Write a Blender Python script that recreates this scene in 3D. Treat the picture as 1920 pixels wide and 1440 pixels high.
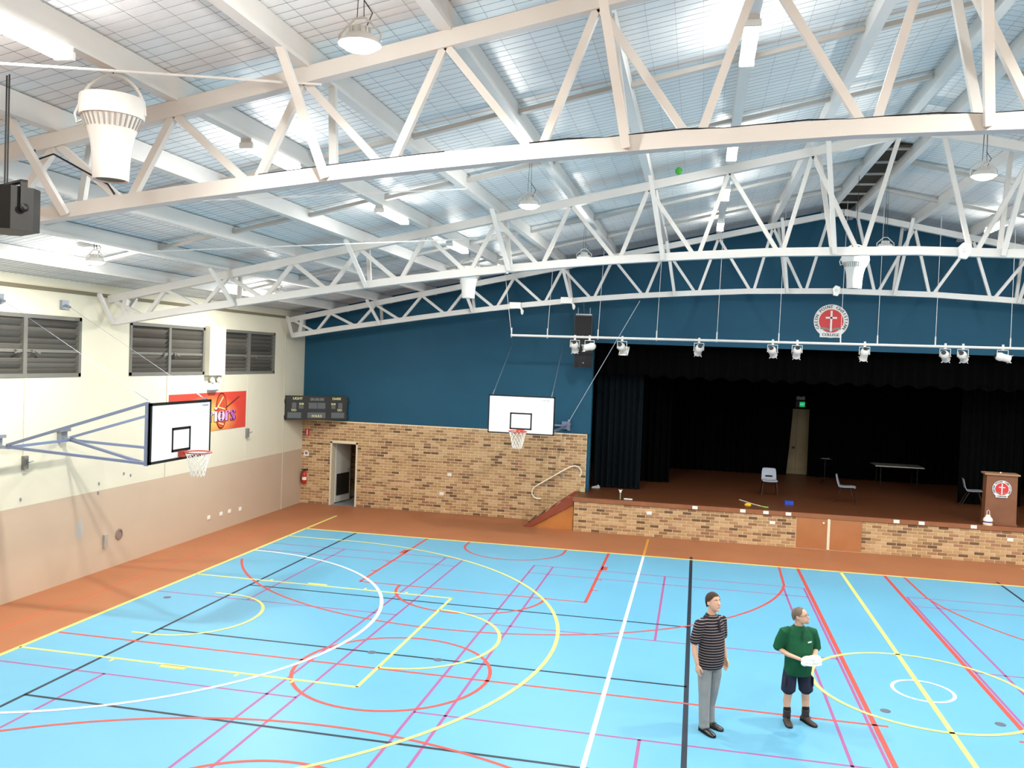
import bpy, math, random
from math import sin, cos, pi, radians, sqrt
from mathutils import Vector, Matrix, noise

random.seed(7)
scn = bpy.context.scene
for o in list(bpy.data.objects):
    bpy.data.objects.remove(o)
COL = scn.collection

# ------------------------------------------------------------------ camera
FOCAL = 1653.15                       # focal length in pixels of the 1920 wide frame
YAW, PITCH, ROLL = .207, -.0278, .0368
CAM = Vector((10.6566, -14.9472, 4.9935))
fw = Vector((-sin(YAW) * cos(PITCH), cos(YAW) * cos(PITCH), sin(PITCH)))
rt = Vector((cos(YAW), sin(YAW), 0))
up = rt.cross(fw)
r2 = cos(ROLL) * rt + sin(ROLL) * up
u2 = -sin(ROLL) * rt + cos(ROLL) * up
cam_d = bpy.data.cameras.new('camera')
cam_d.sensor_width = 36
cam_d.lens = FOCAL / 1920 * 36
cam_d.clip_end = 200
cam = bpy.data.objects.new('camera', cam_d)
COL.objects.link(cam)
cam.matrix_world = Matrix(((r2.x, u2.x, -fw.x, CAM.x), (r2.y, u2.y, -fw.y, CAM.y), (r2.z, u2.z, -fw.z, CAM.z), (0, 0, 0, 1)))
scn.camera = cam

# ------------------------------------------------------------------ light levels, world, exposure
HIGHBAY_W = 240          # watts of one high-bay lamp
CEILING_FILL_W = 85              # watts of the point light added under each lamp to brighten the ceiling
TUBE_STRENGTH = 56       # emission of one fluorescent batten
EXPOSURE = 0.15
world = bpy.data.worlds.new('world')
scn.world = world
world.use_nodes = True
world.node_tree.nodes['Background'].inputs[0].default_value = (.55, .6, .65, 1)
world.node_tree.nodes['Background'].inputs[1].default_value = .15
vs = scn.view_settings
vs.view_transform = 'Standard'
vs.look = 'None'
vs.exposure = EXPOSURE
vs.gamma = 1
vs.use_curve_mapping = False
cy = scn.cycles
cy.use_denoising = True
cy.max_bounces = 8
cy.diffuse_bounces = 5
cy.glossy_bounces = 3
cy.transmission_bounces = 4
cy.sample_clamp_indirect = 6
cy.caustics_reflective = False
cy.caustics_refractive = False

# ------------------------------------------------------------------ materials
def lin(c):
    return tuple(((x / 255) / 12.92 if x / 255 <= .04045 else ((x / 255 + .055) / 1.055) ** 2.4) for x in c)

MATS = {}
def mat(name, rgb, rough=.6, metal=0, spec=.4, var=0, vscale=3, bump=0, bscale=40, emit=0, rgb2=None, coat=0):
    if name in MATS:
        return MATS[name]
    m = bpy.data.materials.new(name)
    m.use_nodes = True
    nt = m.node_tree
    b = nt.nodes['Principled BSDF']
    c = lin(rgb)
    b.inputs['Base Color'].default_value = (*c, 1)
    b.inputs['Roughness'].default_value = rough
    b.inputs['Metallic'].default_value = metal
    b.inputs['Specular IOR Level'].default_value = spec
    if coat:
        b.inputs['Coat Weight'].default_value = coat
    if var or rgb2 or bump:
        tc = nt.nodes.new('ShaderNodeTexCoord')
    if var or rgb2:
        n = nt.nodes.new('ShaderNodeTexNoise')
        n.inputs['Scale'].default_value = vscale
        n.inputs['Detail'].default_value = 5
        nt.links.new(tc.outputs['Object'], n.inputs['Vector'])
        r = nt.nodes.new('ShaderNodeValToRGB')
        c2 = lin(rgb2) if rgb2 else tuple(x * (1 - var) for x in c)
        r.color_ramp.elements[0].position = .3
        r.color_ramp.elements[1].position = .7
        r.color_ramp.elements[0].color = (*c2, 1)
        r.color_ramp.elements[1].color = (*c, 1)
        nt.links.new(n.outputs['Fac'], r.inputs['Fac'])
        nt.links.new(r.outputs['Color'], b.inputs['Base Color'])
    if bump:
        n2 = nt.nodes.new('ShaderNodeTexNoise')
        n2.inputs['Scale'].default_value = bscale
        nt.links.new(tc.outputs['Object'], n2.inputs['Vector'])
        bp = nt.nodes.new('ShaderNodeBump')
        bp.inputs['Strength'].default_value = bump
        bp.inputs['Distance'].default_value = .02
        nt.links.new(n2.outputs['Fac'], bp.inputs['Height'])
        nt.links.new(bp.outputs['Normal'], b.inputs['Normal'])
    if emit:
        b.inputs['Emission Color'].default_value = (*c, 1)
        b.inputs['Emission Strength'].default_value = emit
    MATS[name] = m
    return m

def striped(name, rgb_a, rgb_b, axis, pitch, duty, rough=.85, thin=None):
    """cloth or boards with bands woven across one object axis"""
    m = bpy.data.materials.new(name)
    m.use_nodes = True
    nt = m.node_tree
    b = nt.nodes['Principled BSDF']
    b.inputs['Roughness'].default_value = rough
    b.inputs['Specular IOR Level'].default_value = .25
    tc = nt.nodes.new('ShaderNodeTexCoord')
    sp = nt.nodes.new('ShaderNodeSeparateXYZ')
    nt.links.new(tc.outputs['Object'], sp.inputs[0])
    mu = nt.nodes.new('ShaderNodeMath'); mu.operation = 'DIVIDE'; mu.inputs[1].default_value = pitch
    nt.links.new(sp.outputs[axis], mu.inputs[0])
    fr = nt.nodes.new('ShaderNodeMath'); fr.operation = 'FRACT'
    nt.links.new(mu.outputs[0], fr.inputs[0])
    lt = nt.nodes.new('ShaderNodeMath'); lt.operation = 'LESS_THAN'; lt.inputs[1].default_value = duty
    nt.links.new(fr.outputs[0], lt.inputs[0])
    mx = nt.nodes.new('ShaderNodeMix'); mx.data_type = 'RGBA'
    mx.inputs[6].default_value = (*lin(rgb_a), 1)
    mx.inputs[7].default_value = (*lin(rgb_b), 1)
    nt.links.new(lt.outputs[0], mx.inputs[0])
    nt.links.new(mx.outputs[2], b.inputs['Base Color'])
    MATS[name] = m
    return m

WHITE = mat('white_painted_steel', (213, 212, 209), .45, var=.06, vscale=2)
ZINC = mat('galvanised_steel', (150, 158, 170), .4, .5, var=.15)
BLUEGREY = mat('blue_grey_painted_steel', (110, 122, 150), .5)
DARKGREY = mat('dark_grey_plastic', (42, 42, 42), .5)
BLACK = mat('black_paint', (14, 14, 15), .5)
WHITEPL = mat('white_plastic', (235, 235, 230), .4)

# ------------------------------------------------------------------ mesh building
class MB:
    """collects shapes and links them as one mesh object"""
    def __init__(s):
        s.v, s.f, s.m = [], [], []
    def add(s, vs, fs, mi=0):
        k = len(s.v)
        s.v += [tuple(p) for p in vs]
        s.f += [tuple(i + k for i in f) for f in fs]
        s.m += [mi] * len(fs)
        return s
    def box(s, x0, x1, y0, y1, z0, z1, mi=0):
        vs = [(x, y, z) for z in (z0, z1) for y in (y0, y1) for x in (x0, x1)]
        return s.add(vs, [(0, 2, 3, 1), (4, 5, 7, 6), (0, 1, 5, 4), (2, 6, 7, 3), (0, 4, 6, 2), (1, 3, 7, 5)], mi)
    def bar(s, p, q, w, h=None, ref=(0, 0, 1), mi=0):
        """rectangular bar from p to q, w across ref x direction, h along ref"""
        h = h or w
        p, q = Vector(p), Vector(q)
        t = (q - p).normalized()
        r = Vector(ref)
        a = t.cross(r)
        if a.length < 1e-4:
            a = t.cross(Vector((0, 1, 0)))
        a.normalize()
        b = a.cross(t).normalized()
        vs = []
        for c in (p, q):
            for i, j in ((-1, -1), (1, -1), (1, 1), (-1, 1)):
                vs.append(c + a * (i * w / 2) + b * (j * h / 2))
        return s.add(vs, [(0, 3, 2, 1), (4, 5, 6, 7), (0, 1, 5, 4), (1, 2, 6, 5), (2, 3, 7, 6), (3, 0, 4, 7)], mi)
    def tube(s, pts, r, n=8, closed=False, mi=0):
        pts = [Vector(p) for p in pts]
        N = len(pts)
        rs = r if isinstance(r, (list, tuple)) else [r] * N
        vs = []
        a = None
        for i, p in enumerate(pts):
            if closed:
                t = pts[(i + 1) % N] - pts[i - 1]
            else:
                t = pts[min(i + 1, N - 1)] - pts[max(i - 1, 0)]
            t.normalize()
            if a is None:
                a = t.cross(Vector((0, 0, 1)))
                if a.length < .1:
                    a = t.cross(Vector((0, 1, 0)))
            a = (a - t * a.dot(t)).normalized()
            b = t.cross(a)
            for k in range(n):
                w = 2 * pi * k / n
                vs.append(p + a * (cos(w) * rs[i]) + b * (sin(w) * rs[i]))
        fs = []
        for i in range(N if closed else N - 1):
            j = (i + 1) % N
            for k in range(n):
                l = (k + 1) % n
                fs.append((i * n + k, i * n + l, j * n + l, j * n + k))
        if not closed:
            fs.append(tuple(range(n - 1, -1, -1)))
            fs.append(tuple((N - 1) * n + k for k in range(n)))
        return s.add(vs, fs, mi)
    def lathe(s, prof, c=(0, 0, 0), n=24, mi=0, M=None):
        """profile of (radius, z) turned about z through c; M turns the result"""
        vs, fs = [], []
        for r, z in prof:
            for k in range(n):
                w = 2 * pi * k / n
                p = Vector((r * cos(w), r * sin(w), z))
                if M is not None:
                    p = M @ p
                vs.append(p + Vector(c))
        for i in range(len(prof) - 1):
            for k in range(n):
                l = (k + 1) % n
                fs.append((i * n + k, i * n + l, (i + 1) * n + l, (i + 1) * n + k))
        fs.append(tuple(range(n - 1, -1, -1)))
        fs.append(tuple((len(prof) - 1) * n + k for k in range(n)))
        return s.add(vs, fs, mi)
    def prism(s, outline, y0, y1, mi=0, axis='y'):
        """outline in the xz plane pushed from y0 to y1 (or yz along x, xy along z)"""
        n = len(outline)
        def P(a, b, t):
            return {'y': (a, t, b), 'x': (t, a, b), 'z': (a, b, t)}[axis]
        vs = [P(a, b, y0) for a, b in outline] + [P(a, b, y1) for a, b in outline]
        fs = [tuple(range(n)), tuple(range(2 * n - 1, n - 1, -1))]
        fs += [(i, i + n, (i + 1) % n + n, (i + 1) % n) for i in range(n)]
        return s.add(vs, fs, mi)
    def grid(s, rows, mi=0, thick=None):
        n = len(rows[0])
        vs = [p for r in rows for p in r]
        fs = [(i * n + k, i * n + k + 1, (i + 1) * n + k + 1, (i + 1) * n + k) for i in range(len(rows) - 1) for k in range(n - 1)]
        return s.add(vs, fs, mi)
    def loft(s, rings, mi=0):
        n = len(rings[0])
        vs = [p for r in rings for p in r]
        fs = [(i * n + k, i * n + (k + 1) % n, (i + 1) * n + (k + 1) % n, (i + 1) * n + k) for i in range(len(rings) - 1) for k in range(n)]
        fs.append(tuple(range(n - 1, -1, -1)))
        fs.append(tuple((len(rings) - 1) * n + k for k in range(n)))
        return s.add(vs, fs, mi)
    def mesh(s, name, mats, smooth=False, org=(0, 0, 0)):
        me = bpy.data.meshes.new(name)
        ox, oy, oz = org
        me.from_pydata([(x - ox, y - oy, z - oz) for x, y, z in s.v], [], s.f)
        if not isinstance(mats, (list, tuple)):
            mats = [mats]
        for m in mats:
            me.materials.append(m)
        if len(mats) > 1:
            me.polygons.foreach_set('material_index', s.m)
        fix(me, smooth)
        return me
    def build(s, name, mats, parent=None, smooth=False, org=None, loc=None):
        if org is None:
            root = parent
            while root is not None and root.parent is not None:
                root = root.parent
            org = ORG.get(root.name, (0, 0, 0)) if root else (0, 0, 0)
        me = s.mesh(name, mats, smooth, org)
        return link(name, me, parent, loc)

ORG = {}
import bmesh
def fix(me, smooth):
    bm = bmesh.new()
    bm.from_mesh(me)
    bmesh.ops.recalc_face_normals(bm, faces=bm.faces)
    bm.to_mesh(me)
    bm.free()
    if smooth:
        me.polygons.foreach_set('use_smooth', [True] * len(me.polygons))
        try:
            me.set_sharp_from_angle(angle=radians(40))
        except Exception:
            pass

def link(name, me, parent=None, loc=None):
    o = bpy.data.objects.new(name, me)
    COL.objects.link(o)
    if parent:
        o.parent = parent
    if loc:
        o.location = loc
    return o

def tag(o, label=None, cat=None, group=None, kind=None):
    if label: o['label'] = label
    if cat: o['category'] = cat
    if group: o['group'] = group
    if kind: o['kind'] = kind
    return o

def thing(name, label, cat, loc=(0, 0, 0), rotz=0, group=None, world=False, kind=None):
    """Empty at the base of a thing; with world=True its parts are drawn in room coordinates"""
    o = bpy.data.objects.new(name, None)
    COL.objects.link(o)
    o.empty_display_size = .2
    o.location = loc
    o.rotation_euler = (0, 0, rotz)
    if world:
        ORG[o.name] = tuple(loc)
    return tag(o, label, cat, group, kind)

def copy_tree(o, parent=None, loc=None, rotz=None):
    c = o.copy()
    COL.objects.link(c)
    c.parent = parent
    if loc is not None: c.location = loc
    if rotz is not None: c.rotation_euler = (0, 0, rotz)
    for ch in list(o.children):
        copy_tree(ch, c)
    return c

def text_mesh(s, size, depth=.004, align='CENTER'):
    """flat lettering as a list of verts and faces in the xy plane"""
    cu = bpy.data.curves.new('lettering', 'FONT')
    cu.body = s
    cu.size = size
    cu.extrude = depth / 2
    cu.resolution_u = 3
    cu.align_x = align
    cu.align_y = 'CENTER'
    o = bpy.data.objects.new('lettering', cu)
    COL.objects.link(o)
    bpy.context.view_layer.update()
    me = bpy.data.meshes.new_from_object(o.evaluated_get(bpy.context.evaluated_depsgraph_get()))
    vs = [v.co.copy() for v in me.vertices]
    fs = [tuple(p.vertices) for p in me.polygons]
    bpy.data.objects.remove(o)
    bpy.data.meshes.remove(me)
    bpy.data.curves.remove(cu)
    return vs, fs

def put_text(mb, s, size, M, depth=.004, mi=0, bold=0, align='CENTER', sx=1):
    vs, fs = text_mesh(s, size, depth, align)
    mb.add([M @ Vector((v.x * sx, v.y, v.z)) for v in vs], fs, mi)
    if bold:
        for dx in (-bold, bold):
            mb.add([M @ Vector((v.x * sx + dx, v.y, v.z * 1.01)) for v in vs], fs, mi)

def frame_on(center, right, upv):
    """matrix whose x runs along right and y along upv"""
    r, u = Vector(right).normalized(), Vector(upv).normalized()
    n = r.cross(u)
    c = Vector(center)
    return Matrix(((r.x, u.x, n.x, c.x), (r.y, u.y, n.y, c.y), (r.z, u.z, n.z, c.z), (0, 0, 0, 1)))

# ================================================================== the hall
XL, XR, YB, YF, XC = -2.045, 30.85, 12.1, -17.2, 14.4
def chord(x):
    return 6.03 + (min(x, 2 * XC - x) + 1.7) * .208
def deck(x):
    return chord(x) + .33
LOWX = [-1.8, -.23, 1.7, 3.42, 5.2, 7.0, 8.4, 10.2, 12.0, 14.4]
LOWZ = [5.50, 5.77, 6.07, 6.335, 6.58, 6.79, 6.93, 7.06, 7.16, 7.21]
def low(x):
    x = min(x, 2 * XC - x)
    for a, b, c, d in zip(LOWX, LOWX[1:], LOWZ, LOWZ[1:]):
        if x <= b:
            return c + (d - c) * (x - a) / (b - a)
    return LOWZ[-1]

# ------------------------------------------------------------------ floor and court markings
m_brown = mat('brown_rubber_surround', (166, 107, 72), .5, spec=.35, rgb2=(157, 100, 67), vscale=.8)
m_court = mat('light_blue_court', (98, 163, 194), .42, spec=.4, rgb2=(94, 158, 189), vscale=.5)
m_yel = mat('yellow_line_paint', (214, 206, 116), .5)
m_wht = mat('white_line_paint', (214, 214, 212), .5)
m_red = mat('red_line_paint', (186, 72, 64), .5)
m_pnk = mat('magenta_line_paint', (150, 80, 132), .5)
m_blk = mat('dark_navy_line_paint', (26, 38, 52), .5)
m_org = mat('orange_line_paint', (206, 146, 58), .5)

floor = tag(MB().box(XL, XR, YF, YB, -.2, 0).build('floor', m_brown), kind='structure')
W = 8.165
MB().box(0, 2 * 14.345, -W, W, -.01, .002).build('court_surface', m_court, floor)
LV = {'p': (.0028, m_pnk, 'magenta_court_line'), 'k': (.0036, m_blk, 'navy_court_line'), 'r': (.0044, m_red, 'red_court_line'),
      'w': (.0052, m_wht, 'white_court_line'), 'y': (.006, m_yel, 'yellow_court_line'), 'o': (.0064, m_org, 'orange_court_line')}
def line(k, x0, y0, x1, y1, w=.055):
    z, m, nm = LV[k]
    p, q = Vector((x0, y0)), Vector((x1, y1))
    t = (q - p).normalized()
    n = Vector((-t.y, t.x)) * (w / 2)
    pts = [p + n, p - n, q - n, q + n]
    mb = MB()
    mb.add([(a.x, a.y, z) for a in pts] + [(a.x, a.y, 0) for a in pts], [(0, 1, 2, 3), (0, 4, 5, 1), (1, 5, 6, 2), (2, 6, 7, 3), (3, 7, 4, 0)])
    return mb.build(nm, m, floor)
def arc(k, cx, cy, a, b, t0, t1, w=.055, pre=None, post=None, n=64):
    z, m, nm = LV[k]
    ins, out = [], []
    pts = [] if pre is None else [Vector(pre)]
    pts += [Vector((cx + a * cos(radians(t0 + (t1 - t0) * i / n)), cy + b * sin(radians(t0 + (t1 - t0) * i / n)))) for i in range(n + 1)]
    if post is not None:
        pts.append(Vector(post))
    for i, p in enumerate(pts):
        t = (pts[min(i + 1, len(pts) - 1)] - pts[max(i - 1, 0)])
        if abs(t1 - t0) >= 360 and i in (0, n):
            t = pts[1] - pts[n - 1]
        t.normalize()
        nn = Vector((-t.y, t.x)) * (w / 2)
        ins.append(p + nn); out.append(p - nn)
    rows = [[(p.x, p.y, z) for p in ins], [(p.x, p.y, z) for p in out]]
    return MB().grid(rows).build(nm, m, floor)

XE = 2 * 14.345
# badminton courts (magenta)
for x0, lo in ((-1.1, 0.03), (6.96, 0), (15.45, 0), (23.5, 0)):
    xs = [x0, x0 + .46, x0 + 3.14, x0 + 5.82, x0 + 6.28]
    for i, x in enumerate(xs):
        if x < .1 or x > XE - .1:
            continue
        if i == 2:
            line('p', x, 6.1, x, 1.12, .045); line('p', x, -3.21, x, -8.1, .045)
        else:
            line('p', x, 6.12, x, -8.1, .045)
    a, b = max(xs[0], .04), min(xs[-1], XE - .04)
    for y in (6.1, 5.32, 1.11, -3.22, -7.4):
        line('p', a, y, b, y, .045)
# volleyball courts (navy)
for x0 in (1.535, 18.01):
    x1 = x0 + 9.155
    line('k', x0, 8.1 if x0 < 5 else 8.45, x0, -8.1)
    line('k', x1, 8.5, x1, -8.1, .075)
    for y in (2.15, -1.05, -4.25):
        line('k', x0, y, x1, y)
# cross courts (red)
for sgn in (1, -1):
    mx = lambda x: x if sgn > 0 else XE - x
    cx = mx(6.12)
    line('r', mx(13.32), 8.42, mx(13.32), -8.1, .075)
    line('r', mx(-.04 + .1), -1.75, mx(13.5), -1.75)
    for s2 in (1, -1):
        my = lambda y: y if s2 > 0 else -3.5 - y
        if s2 > 0:
            for xx in (3.6, 8.57):
                line('r', mx(xx), my(8.15), mx(xx), my(3.2), .065)
            line('r', mx(3.6), my(3.22), mx(8.57), my(3.22))
        t = [180, 360] if s2 > 0 else [180, 0]
        arc('r', cx, my(3.22), 1.6, 1.62, t[0], t[1], .06)
    # three point arcs of the cross court
    pts0 = 204.5 if sgn > 0 else 180 - 0
    if sgn > 0:
        arc('r', 6.2, 7.15, 6.68, 6.62, 206, 352, .055, post=(12.87, 8.3))
        arc('r', 6.1, -10.62, 6.6, 6.62, 152, 22)
    else:
        arc('r', XE - 6.2, 7.15, 6.68, 6.62, -26, -172, .055, post=(XE - 12.87, 8.3))
    arc('r', cx, -1.75, 1.545, 1.63, 0, 360, .06)
    arc('r', cx, 7.8, 1.32, 1.34, 180, 360, .055, pre=(cx - 1.32, 8.12), post=(cx + 1.32, 8.12))
    for xx, s in ((3.6, -1), (8.57, 1)):
        d = s * sgn
        z, m, nm = LV['r']
        bx = mx(xx)
        MB().box(min(bx, bx + d * .14), max(bx, bx + d * .14), 6.2, 6.57, 0, z).build('red_key_block', m_red, floor)
        for ty in (5.2, 4.24):
            line('r', bx, ty, bx + d * .14, ty, .045)
m_red2 = mat('faded_red_line_paint', (186, 92, 60), .5)
MB().box(1.55, 27.1, 8.42, 8.47, 0, .002).build('faded_red_line', m_red2, floor)
MB().box(-1.02, -.97, -8, 8.3, 0, .002).build('faded_red_line', m_red2, floor)
# netball (white)
for sgn in (1, -1):
    xx = 9.475 if sgn > 0 else XE - 9.475
    line('w', xx, 8.14, xx, -8.1, .065)
    line('o', xx, 10.42, xx, 8.19, .065)
    arc('w', 0.03 if sgn > 0 else XE, 0, 4.9, 5.18, -90 if sgn > 0 else 90, 90 if sgn > 0 else 270, .07)
arc('w', 14.345, -.08, .45, .47, 0, 360, .055)
# basketball (yellow)
line('y', 0, W, XE, W, .085)
line('y', 0, -W, XE, -W, .06)
for sgn in (1, -1):
    mx = lambda x: x if sgn > 0 else XE - x
    ang = lambda a: a if sgn > 0 else 180 - a
    line('y', mx(0), 10.34 if sgn > 0 else W, mx(0), -W, .075)
    for s in (1, -1):
        line('y', mx(0), s * 2.59, mx(5.88), s * 2.59)
        line('y', mx(.0), s * 7.07, mx(1.6), s * 7.07)
        z, m, nm = LV['y']
        y0, y1 = sorted((s * 2.6, s * 2.72))
        a, b = sorted((mx(2.63), mx(3.05)))
        MB().box(a, b, y0, y1, 0, z).build('yellow_key_block', m_yel, floor)
        for tx in (1.77, 3.93, 4.85):
            line('y', mx(tx), s * 2.6, mx(tx), s * 2.73, .045)
    line('y', mx(5.86), 2.6, mx(5.86), -2.6)
    arc('y', mx(1.58), 0, 6.83, 7.07, ang(90), ang(-90), .065)
    arc('y', mx(5.86), 0, 1.56, 1.71, ang(90), ang(-90), .06)
    arc('y', mx(1.6), 0, 1.17, 1.36, ang(90), ang(-90), .06, pre=(mx(1.2), 1.36), post=(mx(1.2), -1.36))
line('y', 14.345, W, 14.345, -W, .075)
arc('y', 14.345, 0, 1.66, 1.72, 0, 360, .065, n=96)
m_cap = mat('grey_socket_cap', (92, 96, 110), .45)
for x, y in ((13.58, -1.14), (15.13, -1.17), (5.51, -1.06), (6.67, -1.07), (.5, .75)):
    mb = MB().lathe([(.075, 0), (.075, .007), (.055, .0085), (.02, .0085)], n=20)
    mb.build('floor_socket_cap', m_cap, floor, loc=(x, y, 0))

# ------------------------------------------------------------------ left wall with its windows
def two_tone(name, low_rgb, high_rgb, zc):
    m = bpy.data.materials.new(name); m.use_nodes = True
    nt = m.node_tree; b = nt.nodes['Principled BSDF']
    b.inputs['Roughness'].default_value = .7
    b.inputs['Specular IOR Level'].default_value = .25
    tc = nt.nodes.new('ShaderNodeTexCoord'); sp = nt.nodes.new('ShaderNodeSeparateXYZ')
    nt.links.new(tc.outputs['Object'], sp.inputs[0])
    gt = nt.nodes.new('ShaderNodeMath'); gt.operation = 'GREATER_THAN'; gt.inputs[1].default_value = zc
    nt.links.new(sp.outputs[2], gt.inputs[0])
    mx = nt.nodes.new('ShaderNodeMix'); mx.data_type = 'RGBA'
    mx.inputs[6].default_value = (*lin(low_rgb), 1); mx.inputs[7].default_value = (*lin(high_rgb), 1)
    nt.links.new(gt.outputs[0], mx.inputs[0])
    nz = nt.nodes.new('ShaderNodeTexNoise'); nz.inputs['Scale'].default_value = 1.3; nz.inputs['Detail'].default_value = 6
    nt.links.new(tc.outputs['Object'], nz.inputs['Vector'])
    mr = nt.nodes.new('ShaderNodeMapRange'); mr.inputs[3].default_value = .93; mr.inputs[4].default_value = 1.04
    nt.links.new(nz.outputs['Fac'], mr.inputs[0])
    mm = nt.nodes.new('ShaderNodeVectorMath'); mm.operation = 'SCALE'
    nt.links.new(mx.outputs[2], mm.inputs[0]); nt.links.new(mr.outputs[0], mm.inputs['Scale'])
    nt.links.new(mm.outputs[0], b.inputs['Base Color'])
    return m
m_wall = two_tone('painted_precast_wall', (192, 172, 151), (214, 210, 190), 1.795)
WZ0, WZ1 = 4.30, 5.535
WIN = [(-1.83, 1.325), (2.95, 6.06), (6.86, 9.99)]
wl = MB()
T = .22
wl.box(XL - T, XL, YF, YB + .3, 0, WZ0)
wl.box(XL - T, XL, YF, YB + .3, WZ1, 6.4)
edges = [YF] + [e for w in WIN for e in w] + [YB + .3]
for a, b in zip(edges[::2], edges[1::2]):
    wl.box(XL - T, XL, a, b, WZ0, WZ1)
wall_left = tag(wl.build('wall_left', m_wall), kind='structure')
m_joint = mat('joint_sealant', (196, 190, 172), .8)
for y, z0, z1, ww in ((10.73, 0, 6.1, .03), (4.43, 1.8, 4.3, .016), (-.24, 2.75, 4.3, .02), (8.42, 1.8, 4.3, .012)):
    MB().box(XL, XL + .012, y - ww / 2, y + ww / 2, z0, z1).build('panel_joint', m_joint, wall_left)
def patch(name, rgb, y, z, ry, rz, seed):
    rnd = random.Random(seed)
    out = [(y + ry * cos(2 * pi * i / 14) * rnd.uniform(.75, 1.1), z + rz * sin(2 * pi * i / 14) * rnd.uniform(.8, 1.1)) for i in range(14)]
    MB().prism(out, XL, XL + .002, axis='x').build(name, mat(name + '_paint', rgb, .8), wall_left)
patch('filler_patch', (178, 176, 170), 1.42, 1.05, .13, .24, 3)
MB().box(XL, XL + .05, 2.17, 2.29, .5, .79).build('wall_socket_cover', mat('grey_cover', (165, 162, 155), .5), wall_left)
MB().lathe([(.13, 0), (.13, .012), (.1, .02), (.1, .004), (.03, .004)], n=20, M=Matrix.Rotation(pi / 2, 3, 'Y')).build('wall_socket_ring', mat('taupe_ring', (140, 120, 112), .5), wall_left, loc=(XL, 2.73, .7))
for y, z in ((6.49, .45), (7.11, .45), (7.56, .45), (8.15, .42)):
    mb = MB().box(XL, XL + .02, y - .06, y + .06, z - .05, z + .05)
    mb.box(XL + .02, XL + .026, y - .04, y + .04, z - .03, z + .03)
    mb.build('power_point', WHITEPL, wall_left)
for y, z in ((-.28, 1.94), (2.0, 1.95), (1.98, 1.75), (3.1, 2.0), (2.85, 2.07)):
    MB().box(XL, XL + .012, y - .018, y + .018, z - .03, z + .03).build('wall_fixing', ZINC, wall_left)
# eave strip and boxed beam between the last two windows
tag(MB().box(XL, XL + .05, YF, YB, 6.02, 6.09).build('trim_1', mat('weathered_timber', (120, 112, 92), .8)), kind='structure')
MB().box(XL, XL + .16, 6.07, 6.86, 4.28, 5.58).build('boxed_column', mat('cream_boxing', (214, 210, 190), .7), wall_left)

m_frame = mat('grey_window_frame', (108, 108, 102), .5)
m_blades = [mat('smoked_louvre_glass_%d' % i, c, .3, spec=.5, var=.1, vscale=1.5) for i, c in enumerate(((96, 94, 88), (82, 80, 75), (110, 107, 100)))]
rwn = random.Random(21)
def make_window(n, y0, y1):
    o = MB()
    f = .075
    x0, x1 = XL - .1, XL + .02
    o.box(x0, x1, y0, y1, WZ0, WZ0 + f); o.box(x0, x1, y0, y1, WZ1 - f, WZ1)
    o.box(x0, x1, y0, y0 + f, WZ0, WZ1); o.box(x0, x1, y1 - f, y1, WZ0, WZ1)
    o.box(XL - .2, XL - .19, y0, y1, WZ0, WZ1)
    w = tag(o.build('window_%d' % n, m_frame), kind='structure')
    yc = (y0 + y1) / 2
    MB().box(x0, x1, yc - .05, yc + .05, WZ0 + f, WZ1 - f).build('mullion', m_frame, w)
    zm = WZ0 + .52
    for s, (a, b) in enumerate(((y0 + f, yc - .05), (yc + .05, y1 - f))):
        MB().box(x0, x1 - .02, a, b, zm - .03, zm + .03).build('mid_rail', m_frame, w)
        hy = b - .16 if s == 0 else a + .16
        hb = MB().box(x1 - .02, x1 + .03, hy - .05, hy + .05, zm - .04, zm + .02)
        hb.bar((x1 + .03, hy, zm), (x1 + .05, hy + (.12 if s == 0 else -.12) * -1, zm - .05), .025)
        hb.build('winder_handle', m_frame, w)
        zs = [WZ0 + f + .035 + i * .105 for i in range(4)] + [zm + .075 + i * .112 for i in range(6)]
        for z in zs:
            MB().bar((XL - .05, a, z), (XL - .05, b, z), .014, .124, ref=(.62, 0, 1)).build('louvre_blade', rwn.choice(m_blades), w)
    return w
for i, (a, b) in enumerate(WIN):
    make_window(i + 1, a, b)

# ------------------------------------------------------------------ back wall: brick below, blue above, stage opening
m_blue = mat('deep_blue_wall_paint', (22, 80, 106), .62, spec=.3, rgb2=(20, 74, 99), vscale=.7)
m_mortar = mat('pale_mortar', (240, 218, 182), .85, var=.1, vscale=8)
BT = 2.77                       # top of the brickwork
PX0, PX1, PZ = 7.42, 2 * XC - 7.42, 5.6
DX0, DX1, DZ = -1.03, -.085, 2.09
def roof_poly(x0, x1, z0):
    pts = [(x0, z0), (x1, z0), (x1, deck(x1) + .1)]
    if x0 < XC < x1:
        pts.append((XC, deck(XC) + .1))
    return pts + [(x0, deck(x0) + .1)]
wb = MB()
wb.prism(roof_poly(XL, PX0 + .08, BT), YB + .015, YB + .32)
wb.prism(roof_poly(PX0 + .08, PX1 - .08, PZ), YB + .015, YB + .32)
wb.prism(roof_poly(PX1 - .08, XR, BT), YB + .015, YB + .32)
wb.box(PX0 - .02, PX0 + .08, YB + .06, YB + .32, 1.0, BT)
for a, b, z0, z1 in ((XL, DX0, 0, BT), (DX0, DX1, DZ, BT), (DX1, PX0 - .02, 0, BT), (PX1, XR, 0, BT)):
    wb.box(a, b, YB + .012, YB + .32, z0, z1, 1)
wall_back = tag(wb.build('wall_back', [m_blue, m_mortar]), kind='structure')

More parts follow.
